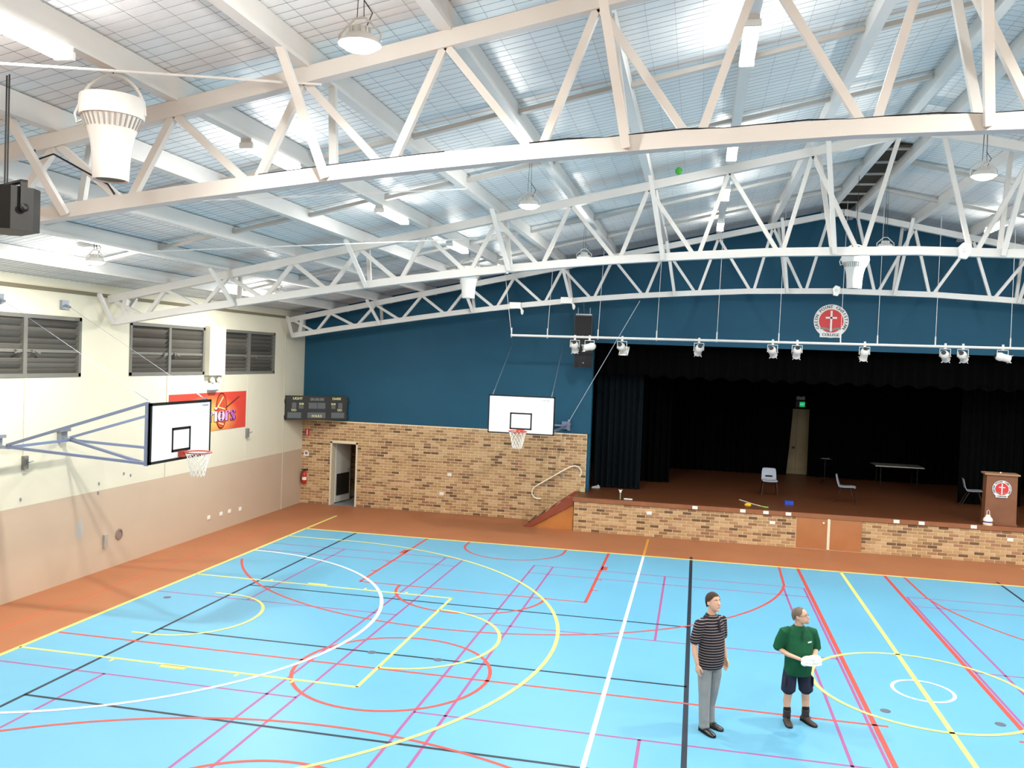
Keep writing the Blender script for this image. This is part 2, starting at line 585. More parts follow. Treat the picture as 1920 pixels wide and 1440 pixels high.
TONES = [((190, 156, 114), 30), ((174, 140, 100), 28), ((202, 170, 130), 18), ((146, 112, 80), 14), ((112, 86, 62), 8), ((168, 126, 98), 8)]
m_brk = [mat('brick_%s' % n, c, .85, var=.14, vscale=14, bump=.25, bscale=60) for (c, w), n in zip(TONES, ('tan', 'ochre', 'pale', 'brown', 'dark', 'rose'))]
BP, BH = .262, .0885             # brick module
def brick_mesh(l, tone):
    mb = MB()
    g = .0078
    c = .004
    x0, x1, z0, z1 = -l / 2 + g, l / 2 - g, g - BH / 2, BH / 2 - g
    o = [(x0, 0, z0), (x1, 0, z0), (x1, 0, z1), (x0, 0, z1)]
    i = [(x0 + c, -.008, z0 + c), (x1 - c, -.008, z0 + c), (x1 - c, -.008, z1 - c), (x0 + c, -.008, z1 - c)]
    bk = [(a, .012, b) for a, _, b in o]
    mb.add(bk + o + i, [(4, 5, 1, 0), (5, 6, 2, 1), (6, 7, 3, 2), (7, 4, 0, 3), (8, 9, 5, 4), (9, 10, 6, 5), (10, 11, 7, 6), (11, 8, 4, 7), (8, 11, 10, 9)])
    return mb
BM = {}
def lay_bricks(parent, rects, x_lo, x_hi, rows, y, seed, keep_in_view):
    """running bond; rects are openings (x0,x1,z0,z1) left free"""
    rnd = random.Random(seed)
    spots = []
    for r in range(rows):
        z = (r + .5) * BH
        spans = [(x_lo, x_hi)]
        for a, b, c, d in rects:
            if c - .02 < z < d + .02:
                spans = [s for p, q in spans for s in (((p, a), (b, q)) if p < a and q > b else ((p, min(q, a)),) if q > a >= p else ((p, q),)) if s[1] - s[0] > .04]
        for p, q in spans:
            x = p
            first = BP if r % 2 == 0 else BP / 2
            while x < q - .03:
                l = min(first, q - x)
                first = BP
                spots.append((x + l / 2, z, round(l, 3), rnd.choices(range(6), [w for _, w in TONES])[0]))
                x += l
    vis = [s for s in spots if s[0] < keep_in_view]
    vis.sort(key=lambda s: -s[0])
    single, rest = vis[:300], vis[300:] + [s for s in spots if s[0] >= keep_in_view]
    for x, z, l, t in single:
        if (l, t) not in BM:
            BM[(l, t)] = brick_mesh(l, t).mesh('brick', m_brk[t])
        link('brick', BM[(l, t)], parent, (x, y, z))
    mb = MB()
    for x, z, l, t in rest:
        b = brick_mesh(l, t)
        mb.add([(a + x, c + y, e + z) for a, c, e in b.v], b.f, t)
    o = mb.build('brick_courses', m_brk, parent)
    o['kind'] = 'stuff'
lay_bricks(wall_back, [(DX0, DX1, 0, DZ)], XL, PX0 - .02, 31, YB + .008, 5, 99)
for x, z in ((2.81, .62), (3.05, 1.25)):
    mb = MB().box(x - .07, x + .07, YB - .02, YB, z - .05, z + .05)
    mb.box(x - .045, x + .045, YB - .026, YB - .02, z - .03, z + .03)
    mb.build('power_point', WHITEPL, wall_back)

# ------------------------------------------------------------------ remaining shell
tag(MB().box(XR, XR + .22, YF, YB + .3, 0, 6.4).build('wall_right', m_wall), kind='structure')
tag(MB().prism(roof_poly(XL, XR, 0), YF - .2, YF).build('wall_front', m_wall), kind='structure')

# ------------------------------------------------------------------ side door
door = MB()
fr = mat('cream_door_frame', (214, 206, 184), .5)
door.box(DX0, DX0 + .06, YB - .02, YB + .3, 0, DZ); door.box(DX1 - .05, DX1, YB - .02, YB + .3, 0, DZ); door.box(DX0, DX1, YB - .02, YB + .3, DZ - .05, DZ)
d1 = tag(door.build('door_1', fr), kind='structure')
lf = MB()
hx, hy = DX0 + .07, YB + .3
ang = radians(79)
dl = .86
q = (hx + dl * cos(ang), hy + dl * sin(ang))
lf.bar((hx, hy, 1.03), (q[0], q[1], 1.03), .04, 1.98)
leaf = lf.build('door_leaf', mat('pale_grey_door', (196, 196, 190), .5), d1)
k0, k1 = .06, .8
MB().bar((hx + k0 * cos(ang) + .025, hy + k0 * sin(ang) - .02, .62), (hx + k1 * cos(ang) + .025, hy + k1 * sin(ang) - .02, .62), .012, .72).build('kick_panel', mat('dark_kick_panel', (30, 30, 28), .5), leaf)
hd = MB(); px, py = hx + .78 * cos(ang) + .03, hy + .78 * sin(ang) - .02
hd.bar((px, py, 1.1), (px + .05, py - .03, 1.1), .03); hd.bar((px + .05, py - .03, 1.1), (px, py - .13, 1.1), .025)
hd.build('door_handle', ZINC, leaf)
# passage behind the door
ps = MB()
ps.box(DX1 + .02, DX1 + .2, YB + .32, YB + 2.2, 0, 2.6); ps.box(DX0 - 1.0, DX0 - .9, YB + .32, YB + 2.2, 0, 2.6); ps.box(DX0 - 1, DX1 + .2, YB + 2.0, YB + 2.2, 0, 2.6); ps.box(DX0 - 1, DX1 + .2, YB + .32, YB + 2.2, 2.4, 2.6)
pas = tag(ps.build('wall_passage', m_mortar), kind='structure')
rnd = random.Random(9)
pb = MB()
for r in range(27):
    for i in range(-1, 8):
        y = YB + .45 + (i + .5 * (r % 2)) * BP
        if YB + .45 < y < YB + 2.0:
            pb.box(DX1 + .008, DX1 + .02, y - BP / 2 + .006, y + BP / 2 - .006, r * BH + .006, (r + 1) * BH - .006, rnd.choices(range(6), [w for _, w in TONES])[0])
    for i in range(9):
        x = DX0 - .85 + (i + .5 * (r % 2)) * BP
        if x < DX1 - .1:
            pb.box(x - BP / 2 + .006, x + BP / 2 - .006, YB + 1.988, YB + 2.0, r * BH + .006, (r + 1) * BH - .006, rnd.choices(range(6), [w for _, w in TONES])[0])
o = pb.build('brick_courses', m_brk, pas); o['kind'] = 'stuff'
tag(MB().box(DX0 - 1, DX1 + .2, YB, YB + 2.2, -.1, .004).build('floor_passage', mat('grey_vinyl', (128, 136, 140), .4)), kind='structure')
tag(MB().box(DX0 - .9, DX1 + .02, YB + 1.96, YB + 1.985, .004, .22).build('baseboard_passage', mat('pale_skirting', (205, 200, 186), .5)), kind='structure')

# ------------------------------------------------------------------ ceiling: insulation, purlins, bridging, wire
m_ins = mat('white_foil_insulation', (236, 236, 234), .38, spec=.5, rgb2=(226, 228, 228), vscale=1.2, bump=.35, bscale=5)
def slope(mb, y0, y1, off0, off1, mi=0):
    for a, b in ((XL - .22, XC), (XC, XR + .22)):
        vs = [(x, y, deck(x) + o) for x, y, o in ((a, y0, off0), (b, y0, off0), (b, y1, off0), (a, y1, off0), (a, y0, off1), (b, y0, off1), (b, y1, off1), (a, y1, off1))]
        mb.add(vs, [(0, 1, 2, 3), (4, 7, 6, 5), (0, 4, 5, 1), (1, 5, 6, 2), (2, 6, 7, 3), (3, 7, 4, 0)], mi)
cl = MB()
slope(cl, YF - .2, YB + .4, 0, .12)
ceiling = tag(cl.build('ceiling', m_ins), kind='structure')
XP = [-.6, .87, 2.35, 3.8, 5.2, 6.65, 8.12, 9.6, 11.08, 12.55, 14.03]
XPA = XP + [2 * XC - x for x in reversed(XP)]
pm = None
for x in XPA:
    z = chord(x) + .08
    s = 1 if x < XC else -1
    mb = MB()
    L = [(-.06, 0), (.06, 0), (.06, .245 + s * .0), (-.06, .245 - s * .0)]
    mb.add([(a, y, b) for y in (YF, YB + .01) for a, b in L], [(0, 1, 2, 3), (7, 6, 5, 4), (0, 4, 5, 1), (1, 5, 6, 2), (2, 6, 7, 3), (3, 7, 4, 0)])
    mb.box(s * .06, s * .075, YF, YB, .0, .05) if s > 0 else mb.box(-.075, -.06, YF, YB, 0, .05)
    mb.build('purlin', WHITE, ceiling, loc=(x, 0, z))
m_brd = mat('grey_bridging_strut', (188, 184, 178), .6)
TY = (-6.6, 2.1, 10.8)
BY = [t + d for t in (-15.3, -6.6, 2.1) for d in (3.25, 6.15)]
for y in BY:
    for a, b in zip(XPA, XPA[1:]):
        if b - a < .8:
            continue
        MB().bar((a + .06, y, chord(a) + .22), (b - .06, y, chord(b) + .22), .1, .06).build('bridging_strut', m_brd, ceiling)
wm = MB()
rw = random.Random(3)
R4 = .0017
def wire(pts):
    vs, fs = [], []
    for i, (x, y, z) in enumerate(pts):
        vs += [(x - R4, y - R4, z), (x + R4, y + R4, z), (x, y, z - 2 * R4)]
    for i in range(len(pts) - 1):
        k = i * 3
        fs += [(k, k + 1, k + 4, k + 3), (k + 1, k + 2, k + 5, k + 4), (k + 2, k, k + 3, k + 5)]
    wm.add(vs, fs)
y = YF + .1
while y < YB - .05:
    for a, b in ((XL, XC), (XC, XR)):
        n = 11
        wire([(a + (b - a) * i / n, y + rw.uniform(-.012, .012), deck(a + (b - a) * i / n) - .012 - rw.uniform(0, .012)) for i in range(n + 1)])
    y += .152
x = XL + .1
while x < XR:
    if abs(x - XC) > .1:
        n = 14
        wire([(x + rw.uniform(-.012, .012), YF + (YB - YF) * i / n, deck(x) - .014 - rw.uniform(0, .012)) for i in range(n + 1)])
    x += .305
o = wm.build('safety_wire_mesh', mat('dull_wire', (128, 134, 140), .5, .4), ceiling)
o['kind'] = 'stuff'
# open ridge between the two top purlins
rv = MB()
rv.box(14.1, 14.7, 4.2, YB, chord(XC) + .23, chord(XC) + .25)
rvo = rv.build('ridge_vent', mat('dark_ridge_timber', (62, 54, 42), .8, var=.4, vscale=3), ceiling)
for k in range(7):
    y = 4.4 + k * 1.2
    MB().box(14.08, 14.72, y, y + .06, chord(XC) + .19, chord(XC) + .23).build('vent_bar', m_brd, rvo)

# ------------------------------------------------------------------ roof trusses
XT = XP
XB = [-1.1, .24, 1.69, 3.12, 4.65, 6.1, 7.55, 9.05, 10.53, 12.05, 13.45]
def make_truss(y, label):
    t = thing('roof_truss', label, 'truss', (XC, y, 7.2), world=True, group='white roof trusses across the hall')
    for s in (0, 1):
        m = (lambda x: x) if s == 0 else (lambda x: 2 * XC - x)
        MB().bar((m(-1.95), y, chord(-1.95)), (m(XC), y, chord(XC)), .14, .16).build('top_chord', WHITE, t)
        for i, xt in enumerate(XT):
            for j in (i, i + 1):
                if j >= len(XB):
                    continue
                g = -.055 if j == i + 1 else .055
                MB().bar((m(xt), y, chord(xt) - .04), (m(XB[j] + g), y, low(XB[j]) + .03), .075, .075, ref=(0, 1, 0)).build('web_brace', WHITE, t)
        MB().bar((m(-1.85), y, chord(-1.85) - .03), (m(XB[0] - .05), y, low(XB[0]) + .03), .07, .07, ref=(0, 1, 0)).build('web_brace', WHITE, t)
        MB().bar((m(-1.55), y, chord(-1.55) - .03), (m(-1.6), y, low(-1.6)), .1, .1, ref=(0, 1, 0)).build('end_post', WHITE, t)
        for xb in (-1.8, 1.07, 4.0, 6.95, 9.92, 13.0):
            for f in (-1, 1):
                MB().bar((m(xb), y + f * .11, low(xb) - .05), (m(xb - (.27 if xb > 0 else -.05)), y + f * .62, chord(xb - .27) + .1), .08, .06, ref=(0, 1, 0)).build('fly_brace', WHITE, t)
    pts = [-1.85 + (2 * XC + 3.7) * i / 40 for i in range(41)]
    rings = []
    for i, x in enumerate(pts):
        zz = low(x)
        rings.append([(x, y - .075, zz - .075), (x, y + .075, zz - .075), (x, y + .075, zz + .075), (x, y - .075, zz + .075)])
    MB().loft(rings).build('bottom_chord', WHITE, t)
    return t
make_truss(TY[0], 'white steel roof truss nearest the camera, largest in view')
make_truss(TY[1], 'white steel roof truss in the middle of the hall')
make_truss(TY[2], 'white steel roof truss just in front of the blue wall')
# tie rods under the roof
def rod(name, label, p, q, r, m=WHITE, cat='rod', group=None):
    o = MB().tube([p, q], r, 6).build(name, m)
    c = (Vector(p))
    return tag(o, label, cat, group)

# ------------------------------------------------------------------ lamps
m_lens = mat('lit_lamp_lens', (255, 250, 236), .3, emit=26)
m_tube = mat('lit_tube_diffuser', (255, 252, 246), .4, emit=TUBE_STRENGTH)
def make_highbay():
    t = thing('high_bay_lamp', 'x', 'lamp', (0, 0, 0), group='high-bay lamps under the roof')
    MB().lathe([(.03, .2), (.1, .19), (.11, .12), (.19, .09), (.235, .02), (.24, 0), (.225, 0), (.15, .06), (.02, .07)], n=28).build('reflector', WHITE, t, smooth=True)
    fins = MB()
    for k in range(12):
        a = 2 * pi * k / 12
        fins.bar((.1 * cos(a), .1 * sin(a), .1), (.1 * cos(a), .1 * sin(a), .19), .012, .05, ref=(cos(a), sin(a), 0))
    fins.build('heat_fins', WHITE, t)
    MB().tube([(-.25, 0, .03), (-.25, 0, .12), (-.06, 0, .3), (.06, 0, .3), (.25, 0, .12), (.25, 0, .03)], .014, 6).build('hanging_bracket', WHITE, t)
    MB().lathe([(.0, -.075), (.1, -.068), (.17, -.045), (.215, .0), (.215, .012), (.0, .02)], n=28).build('lens', m_lens, t, smooth=True)
    ld = bpy.data.lights.new('high_bay_light', 'AREA')
    ld.shape = 'DISK'; ld.size = .4; ld.energy = HIGHBAY_W; ld.color = (1, .965, .9)
    lo = bpy.data.objects.new('high_bay_light', ld); COL.objects.link(lo); lo.parent = t; lo.location = (0, 0, -.085)
    ld = bpy.data.lights.new('ceiling_fill', 'POINT')  # added fill below the lens, lifts the ceiling; no real source
    ld.shadow_soft_size = .12; ld.energy = CEILING_FILL_W; ld.color = (1, .965, .9)
    lo = bpy.data.objects.new('ceiling_fill', ld); COL.objects.link(lo); lo.parent = t; lo.location = (0, 0, -.21)
    return t
hb0 = None
HB = [(7.95, -8.36, 7.42, 'glaring high-bay lamp hanging in front of the nearest truss'), (7.95, -1.25, 7.42, 'lit high-bay lamp seen above the middle truss, over the centre of the hall'),
      (7.95, 5.58, 7.42, 'high-bay lamp half hidden behind the middle truss'), (.25, -1.3, 6.43, 'high-bay lamp hung low beside the left wall'),
      (14.5, -1.3, 7.83, 'glaring high-bay lamp on long cords at the upper right'), (14.54, 5.6, 7.74, 'white high-bay lamp at the centre of the middle truss'),
      (14.5, -8.36, 7.83, None), (.25, -8.36, 6.43, None), (.25, 5.6, 6.43, None), (20.85, -1.25, 7.42, None), (20.85, 5.58, 7.42, None), (20.85, -8.36, 7.42, None),
      (28.5, -1.3, 6.43, None), (28.5, 5.6, 6.43, None), (7.95, -15.2, 7.42, None), (20.85, -15.2, 7.42, None)]
for x, y, z, lab in HB:
    t = make_highbay() if hb0 is None else copy_tree(hb0)
    hb0 = hb0 or t
    t.location = (x, y, z); t.scale = (.7, .7, .7)
    t['label'] = lab or 'high-bay lamp over the %s, %s' % ({.25: 'left wall side', 7.95: 'left half of the hall', 14.5: 'ridge line', 20.85: 'right half of the hall', 28.5: 'right wall side'}[x], {-15.2: 'behind the camera', -8.36: 'nearest row', -1.25: 'second row', -1.3: 'second row', 5.58: 'far row', 5.6: 'far row'}[y])
    cz = (deck(x) - z) / .7 - .3
    c = MB()
    for s in (-1, 1):
        c.tube([(s * .04, 0, .3), (s * .015, 0, .3 + cz)], .005, 5)
    c.tube([(.06, .02, .19), (.13, .03, .36), (.03, .02, .5 if cz > .5 else .34)], .007, 5)
    c.build('suspension_cord', DARKGREY, t)

tb0 = None
def make_batten():
    t = thing('fluorescent_batten', 'x', 'lamp', group='fluorescent battens under the purlins')
    MB().box(-.07, .07, -.68, .68, -.05, 0).build('housing', WHITE, t)
    MB().prism([(-.085, -.05), (-.075, -.11), (.075, -.11), (.085, -.05)], -.64, .64).build('diffuser', m_tube, t)
    for s in (-1, 1):
        MB().box(-.088, .088, s * .66 - .02, s * .66 + .02, -.115, -.045).build('end_cap', WHITEPL, t)
    return t
BAT = {5.2: ['leftmost row of battens, brightest one at the top left corner', 'batten shining behind the webs of the nearest truss at left', 'batten on the left slope above the middle truss', 'batten on the left slope behind the middle truss', 'far batten of the left row near the blue wall'],
       11.08: ['batten at the top edge of the picture, above the long bright batten', 'long bright batten hanging at the top, right of centre', 'short-looking batten just below the nearest truss chord, right of centre', 'batten behind the upper chord of the middle truss, right of centre', 'small far batten just left of the roof peak'],
       17.72: ['a', 'b', 'c', 'd', 'batten on the right roof slope near the right edge'], 23.6: list('efghi')}
for x, labs in BAT.items():
    for y, lab, nth in zip((-8.9, -4.45, .6 if x == 11.08 else .1, 4.45, 8.9), labs, ('nearest', 'second', 'third', 'fourth', 'farthest')):
        t = make_batten() if tb0 is None else copy_tree(tb0)
        tb0 = tb0 or t
        t.location = (x, y, chord(x) + .08)
        t['label'] = ('fluorescent ' + lab) if len(lab) > 1 and lab.startswith('batten') else (lab if len(lab) > 1 else '%s fluorescent batten in the %s row of the right roof slope' % (nth, 'upper' if x < 20 else 'lower'))

# ------------------------------------------------------------------ air circulation fans
def make_fan():
    t = thing('ceiling_fan_unit', 'x', 'fan', group='white cone-shaped air fans')
    MB().lathe([(.14, .02), (.155, 0), (.16, .02), (.167, .2), (.18, .32), (.205, .43), (.24, .52), (.268, .58), (.24, .6), (.15, .3), (.1, .03)], n=36).build('cone', WHITE, t, smooth=True)
    MB().lathe([(.262, .575), (.283, .58), (.292, .68), (.285, .765), (.2, .78), (.05, .78)], n=36).build('top_ring', WHITE, t, smooth=True)
    fn = MB()
    for k in range(32):
        a = 2 * pi * k / 32
        fn.bar((.268 * cos(a), .268 * sin(a), .58), (.222 * cos(a), .222 * sin(a), .475), .014, .016, ref=(cos(a), sin(a), 0))
    fn.build('vent_fins', mat('fan_slit_shade', (150, 148, 144), .5), t)  # grey painted in for the shade of the vent slits
    h = MB()
    h.tube([(-.29 * cos(pi * i / 16 * 1.0), 0, .62 + .36 * sin(pi * i / 16)) for i in range(17)], .016, 8)
    h.tube([(-.29, 0, .7), (-.33, 0, .6), (-.31, 0, .52), (-.26, 0, .55)], .012, 6)
    h.build('hanging_handle', WHITE, t)
    MB().lathe([(.0, .012), (.13, .012), (.13, .03), (0, .03)], n=24).build('outlet_grille', DARKGREY, t)
    return t
f0 = None
for x, y, z, rz, lab in ((5.2, -7.6, 6.53, .35, 'large white cone-shaped fan hanging at the upper left'), (5.08, 6.0, 6.45, .2, 'white cone-shaped fan mostly hidden behind the middle truss'), (14.0, 6.0, 6.86, 0, 'white cone-shaped fan hanging above the round crest')):
    t = make_fan() if f0 is None else copy_tree(f0)
    f0 = f0 or t
    t.location = (x, y, z); t.rotation_euler = (0, 0, rz); t['label'] = lab
    top = deck(x) - z
    MB().tube([(0, 0, .97), (0, 0, top)], .006, 5).build('hanging_wire', DARKGREY, t)

# ------------------------------------------------------------------ loudspeakers
sp = thing('loudspeaker', 'black wedge loudspeaker hanging at the far left under the nearest truss', 'loudspeaker', (4.19, -7.7, 6.03), radians(-28))
hx_ = [(-.3, -.12), (-.24, -.2), (.2, -.2), (.3, -.1), (.3, .1), (.2, .2), (-.24, .2), (-.3, .12)]
MB().prism(hx_, 0, .4, axis='z').build('cabinet', mat('black_speaker_cabinet', (17, 16, 16), .5), sp)
MB().box(-.22, .18, -.206, -.2, .03, .37).build('grille', mat('brown_black_grille', (36, 30, 27), .7), sp)
br = MB(); br.bar((-.34, 0, .45), (.34, 0, .45), .06, .02); br.bar((.33, 0, .46), (.33, 0, .18), .02, .06, ref=(0, 1, 0)); br.bar((-.33, 0, .46), (-.33, 0, .18), .02, .06, ref=(0, 1, 0))
br.build('yoke_bracket', BLACK, sp)
kn = MB().lathe([(.04, 0), (.04, .03), (.015, .045)], n=12, M=Matrix.Rotation(pi / 2, 3, 'Y'), c=(.33, 0, .2)); kn.build('bracket_knob', BLACK, sp)
c = MB()
for dx in (-.12, -.06):
    c.tube([(dx, 0, .46), (dx, 0, deck(4.1) - 6.07)], .008, 6)
c.build('suspension_rod', DARKGREY, sp)
for z0, z1, dx, lab in ((5.62, 6.38, 0, 'upper black loudspeaker hung beside the stage opening'), (4.82, 5.58, .04, 'lower black loudspeaker hung below another beside the stage opening')):
    s2 = thing('stage_loudspeaker', lab, 'loudspeaker', (7.24 + dx, 11.5, z0), radians(4), group='black loudspeakers by the stage')
    h = z1 - z0
    MB().prism([(-.27, -.2), (.27, -.2), (.2, .25), (-.2, .25)], 0, h, axis='z').build('cabinet', mat('black_cabinet', (40, 38, 38), .45), s2)
    MB().box(-.25, .25, -.212, -.2, .02, h - .02).build('grille', mat('black_grille', (34, 34, 36), .8), s2)
    MB().lathe([(.02, 0), (.02, .004)], n=10, M=Matrix.Rotation(pi / 2, 3, 'X'), c=(0, -.212, .15)).build('badge', ZINC, s2)
    rg = MB()
    for dx2 in (-.18, .18):
        rg.tube([(dx2, 0, h), (dx2, 0, h + .04 if z0 < 5 else h + .25)], .012, 6)
    if z0 > 5:
        rg.box(-.24, .24, -.06, .06, h + .02, h + .06); rg.tube([(0, 0, h + .06), (0, -.6, 7.0 - z0 - .1)], .01, 6)
    rg.build('rigging', ZINC, s2)

# ------------------------------------------------------------------ basketball goals
m_board = mat('white_backboard', (240, 242, 244), .35, spec=.5)
m_rim = mat('orange_red_rim', (186, 74, 58), .4)
m_net = mat('white_net_cord', (236, 232, 224), .8)
def make_net(parent, cx, cy, z, r0=.235, r1=.12, h=.44):
    mb = MB()
    n = 12
    lv = 6
    for k in range(n):
        for d in (-1, 1):
            pts = []
            for i in range(lv + 1):
                f = i / lv
                r = r0 + (r1 - r0) * (f ** .7)
                a = 2 * pi * (k + d * .5 * i) / n
                pts.append((cx + r * cos(a), cy + r * sin(a), z - h * f))
            mb.tube(pts, .0065, 4)
    return mb.build('net', m_net, parent)
def make_rim(parent, cx, cy, z, r=.24):
    mb = MB().tube([(cx + r * cos(2 * pi * i / 32), cy + r * sin(2 * pi * i / 32), z) for i in range(32)], .014, 8, closed=True)
    return mb.build('rim', m_rim, parent, smooth=True)
# goal on the left wall; board faces +x
g1 = thing('basketball_goal', 'basketball goal with white board braced from the cream left wall', 'basketball goal', (XL, 0, 0), world=True, group='wall-braced basketball goals')
bx, by0, by1, bz0, bz1 = 1.12, -.92, 1.08, 2.87, 3.975
bd = MB().box(bx, bx + .035, by0, by1, bz0, bz1).build('backboard', m_board, g1)
bo = MB(); w_ = .05
for a, b, c_, d_ in ((by0, by1, bz0, bz0 + w_), (by0, by1, bz1 - w_, bz1), (by0, by0 + w_, bz0, bz1), (by1 - w_, by1, bz0, bz1)):
    bo.box(bx - .004, bx + .038, a, b, c_, d_)
bo.build('black_border', BLACK, bd)
yc = .06
sq = MB()
for a, b, c_, d_ in ((yc - .31, yc + .31, 3.03, 3.08), (yc - .31, yc + .31, 3.44, 3.49), (yc - .31, yc - .26, 3.03, 3.49), (yc + .26, yc + .31, 3.03, 3.49)):
    sq.box(bx + .03, bx + .038, a, b, c_, d_)
sq.build('target_square', BLACK, bd)
mk = MB()
for k, (o_, l_) in enumerate(((0, .03), (.05, .05), (.11, .03), (.15, .06))):
    mk.box(bx + .03, bx + .037, by1 - .32 + o_, by1 - .32 + o_ + l_, bz1 - .12, bz1 - .09)
mk.build('faint_print', mat('grey_print', (150, 155, 160), .5), bd)
pl_ = MB().box(bx + .035, bx + .12, yc - .1, yc + .1, 2.93, 3.04); pl_.box(bx + .1, bx + .17, yc - .04, yc + .04, 3.0, 3.03)
pl_.build('rim_plate', m_rim, g1)
make_rim(g1, bx + .4, yc, 3.03)
make_net(g1, bx + .4, yc, 3.02)
ft, fb = bz1 - .0, bz0 + .02
arms = [((-1.75, -.98, 3.07), (bx - .04, by0 + .02, ft)), ((-1.75, -.98, 3.04), (bx - .04, by0 + .02, fb)), ((-1.75, .7, 3.08), (bx - .04, by1 - .1, ft)),
        ((-1.75, .7, 3.03), (bx - .04, by1 - .1, fb)), ((-1.75, .7, 3.03), (bx - .04, by0 + .02, fb)), ((-1.75, -.98, 3.03), (-1.75, .72, 3.03))]
for p, q in arms:
    MB().bar(p, q, .05, .05).build('support_arm', BLUEGREY, g1)
for y in (by0 + .02, by1 - .1):
    MB().bar((bx - .04, y, fb - .04), (bx - .04, y, ft + .02), .06).build('board_post', BLUEGREY, g1)
for z in (bz0 + .3, bz1 - .3):
    MB().bar((bx - .03, by0, z), (bx - .03, by1, z), .04).build('board_rail', BLUEGREY, g1)
for y in (-.96, .77):
    mb = MB().box(XL, XL + .1, y - .09, y + .09, 3.0, 3.22); mb.box(XL + .1, XL + .34, y - .04, y + .04, 3.0, 3.06); mb.box(XL + .02, XL + .16, y - .12, y + .12, 3.19, 3.25)
    mb.build('wall_bracket', ZINC, g1)
    mb = MB().box(XL, XL + .06, y - .1, y + .1, 5.68, 5.86); mb.tube([(XL + .06, y, 5.76), (XL + .16, y + .02, 5.72)], .025, 8)
    mb.build('stay_bracket', ZINC, g1)
for y, yb in ((-.96, by0 + .1), (.77, by1 - .15)):
    MB().tube([(XL + .15, y, 5.73), (bx, yb, bz1)], .0035, 5).build('stay_cable', ZINC, g1)
    tb = Vector((bx, yb, bz1)); d_ = (Vector((XL + .15, y, 5.73)) - tb).normalized()
    MB().tube([tb + d_ * .1, tb + d_ * .4], .012, 6).build('turnbuckle', ZINC, g1)
# goal in front of the blue wall; board faces -y
g2 = thing('basketball_goal', 'basketball goal with white board hung before the blue wall and brickwork', 'basketball goal', (6.1, YB, 0), world=True, group='wall-braced basketball goals')
YG = 8.15
bx0, bx1, cz0, cz1 = 5.19, 6.995, 3.01, 4.035
bd = MB().box(bx0, bx1, YG - .035, YG, cz0, cz1).build('backboard', m_board, g2)
bo = MB(); w_ = .032
for a, b, c_, d_ in ((bx0, bx1, cz0, cz0 + w_), (bx0, bx1, cz1 - w_, cz1), (bx0, bx0 + w_, cz0, cz1), (bx1 - w_, bx1, cz0, cz1)):
    bo.box(a, b, YG - .038, YG + .004, c_, d_)
bo.build('black_border', BLACK, bd)
xc = 6.09
sq = MB()
for a, b, c_, d_ in ((xc - .3, xc + .3, 3.13, 3.17), (xc - .3, xc + .3, 3.54, 3.58), (xc - .3, xc - .26, 3.13, 3.58), (xc + .26, xc + .3, 3.13, 3.58)):
    sq.box(a, b, YG - .038, YG - .03, c_, d_)
sq.build('target_square', BLACK, bd)
mk = MB()
for o_, l_ in ((0, .03), (.05, .05), (.11, .03), (.15, .06)):
    mk.box(bx1 - .36 + o_, bx1 - .36 + o_ + l_, YG - .037, YG - .03, cz1 - .12, cz1 - .095)
mk.build('faint_print', mat('grey_print', (150, 155, 160), .5), bd)
pl_ = MB().box(xc - .1, xc + .1, YG - .12, YG - .035, 3.02, 3.13); pl_.box(xc - .04, xc + .04, YG - .17, YG - .1, 3.09, 3.12)
pl_.build('rim_plate', m_rim, g2)
make_rim(g2, xc, YG - .4, 3.11)
make_net(g2, xc, YG - .4, 3.1)
for x in (bx0 + .1, bx1 - .1):
    MB().bar((x, YG + .03, cz0), (x, YG + .03, cz1), .06).build('board_post', BLUEGREY, g2)
    for z in (cz0 + .06, cz1 - .06):
        MB().bar((x, YG + .03, z), (6.02 + (.72 if x > 6 else -.72) * (1 if z < 3.3 else .45), YB - .1, 3.0), .05).build('support_arm', BLUEGREY, g2)
    MB().box(6.02 + (.6 if x > 6 else -.84), 6.02 + (.84 if x > 6 else -.6), YB - .12, YB + .01, 2.9, 3.14).build('wall_bracket', BLUEGREY, g2)
    xs_ = 4.95 if x < 6 else 6.55
    MB().tube([(x, YG, cz1), (xs_, YB + .01, 5.5)], .007, 5).build('stay_cable', ZINC, g2)
    tb = Vector((x, YG, cz1)); d_ = (Vector((xs_, YB, 5.5)) - tb).normalized()
    MB().tube([tb, tb + d_ * .35], .013, 6).build('turnbuckle', ZINC, g2)
MB().bar((6.35, YB - .06, 3.01), (6.85, YB - .06, 3.01), .05).build('winch_rail', ZINC, g2)
wn = MB().lathe([(.02, -.08), (.06, -.06), (.03, -.05), (.03, .05), (.06, .06), (.02, .08)], n=14, M=Matrix.Rotation(pi / 2, 3, 'Y'), c=(6.83, YB - .08, 3.06)); wn.box(6.79, 6.87, YB - .05, YB + .01, 2.86, 3.2)
wn.build('winch', ZINC, g2)
MB().tube([(6.82, YB - .1, 3.12), (8.94, 10.75, 6.82)], .009, 6).build('hoist_cable', mat('pale_rope', (190, 200, 210), .6), g2)

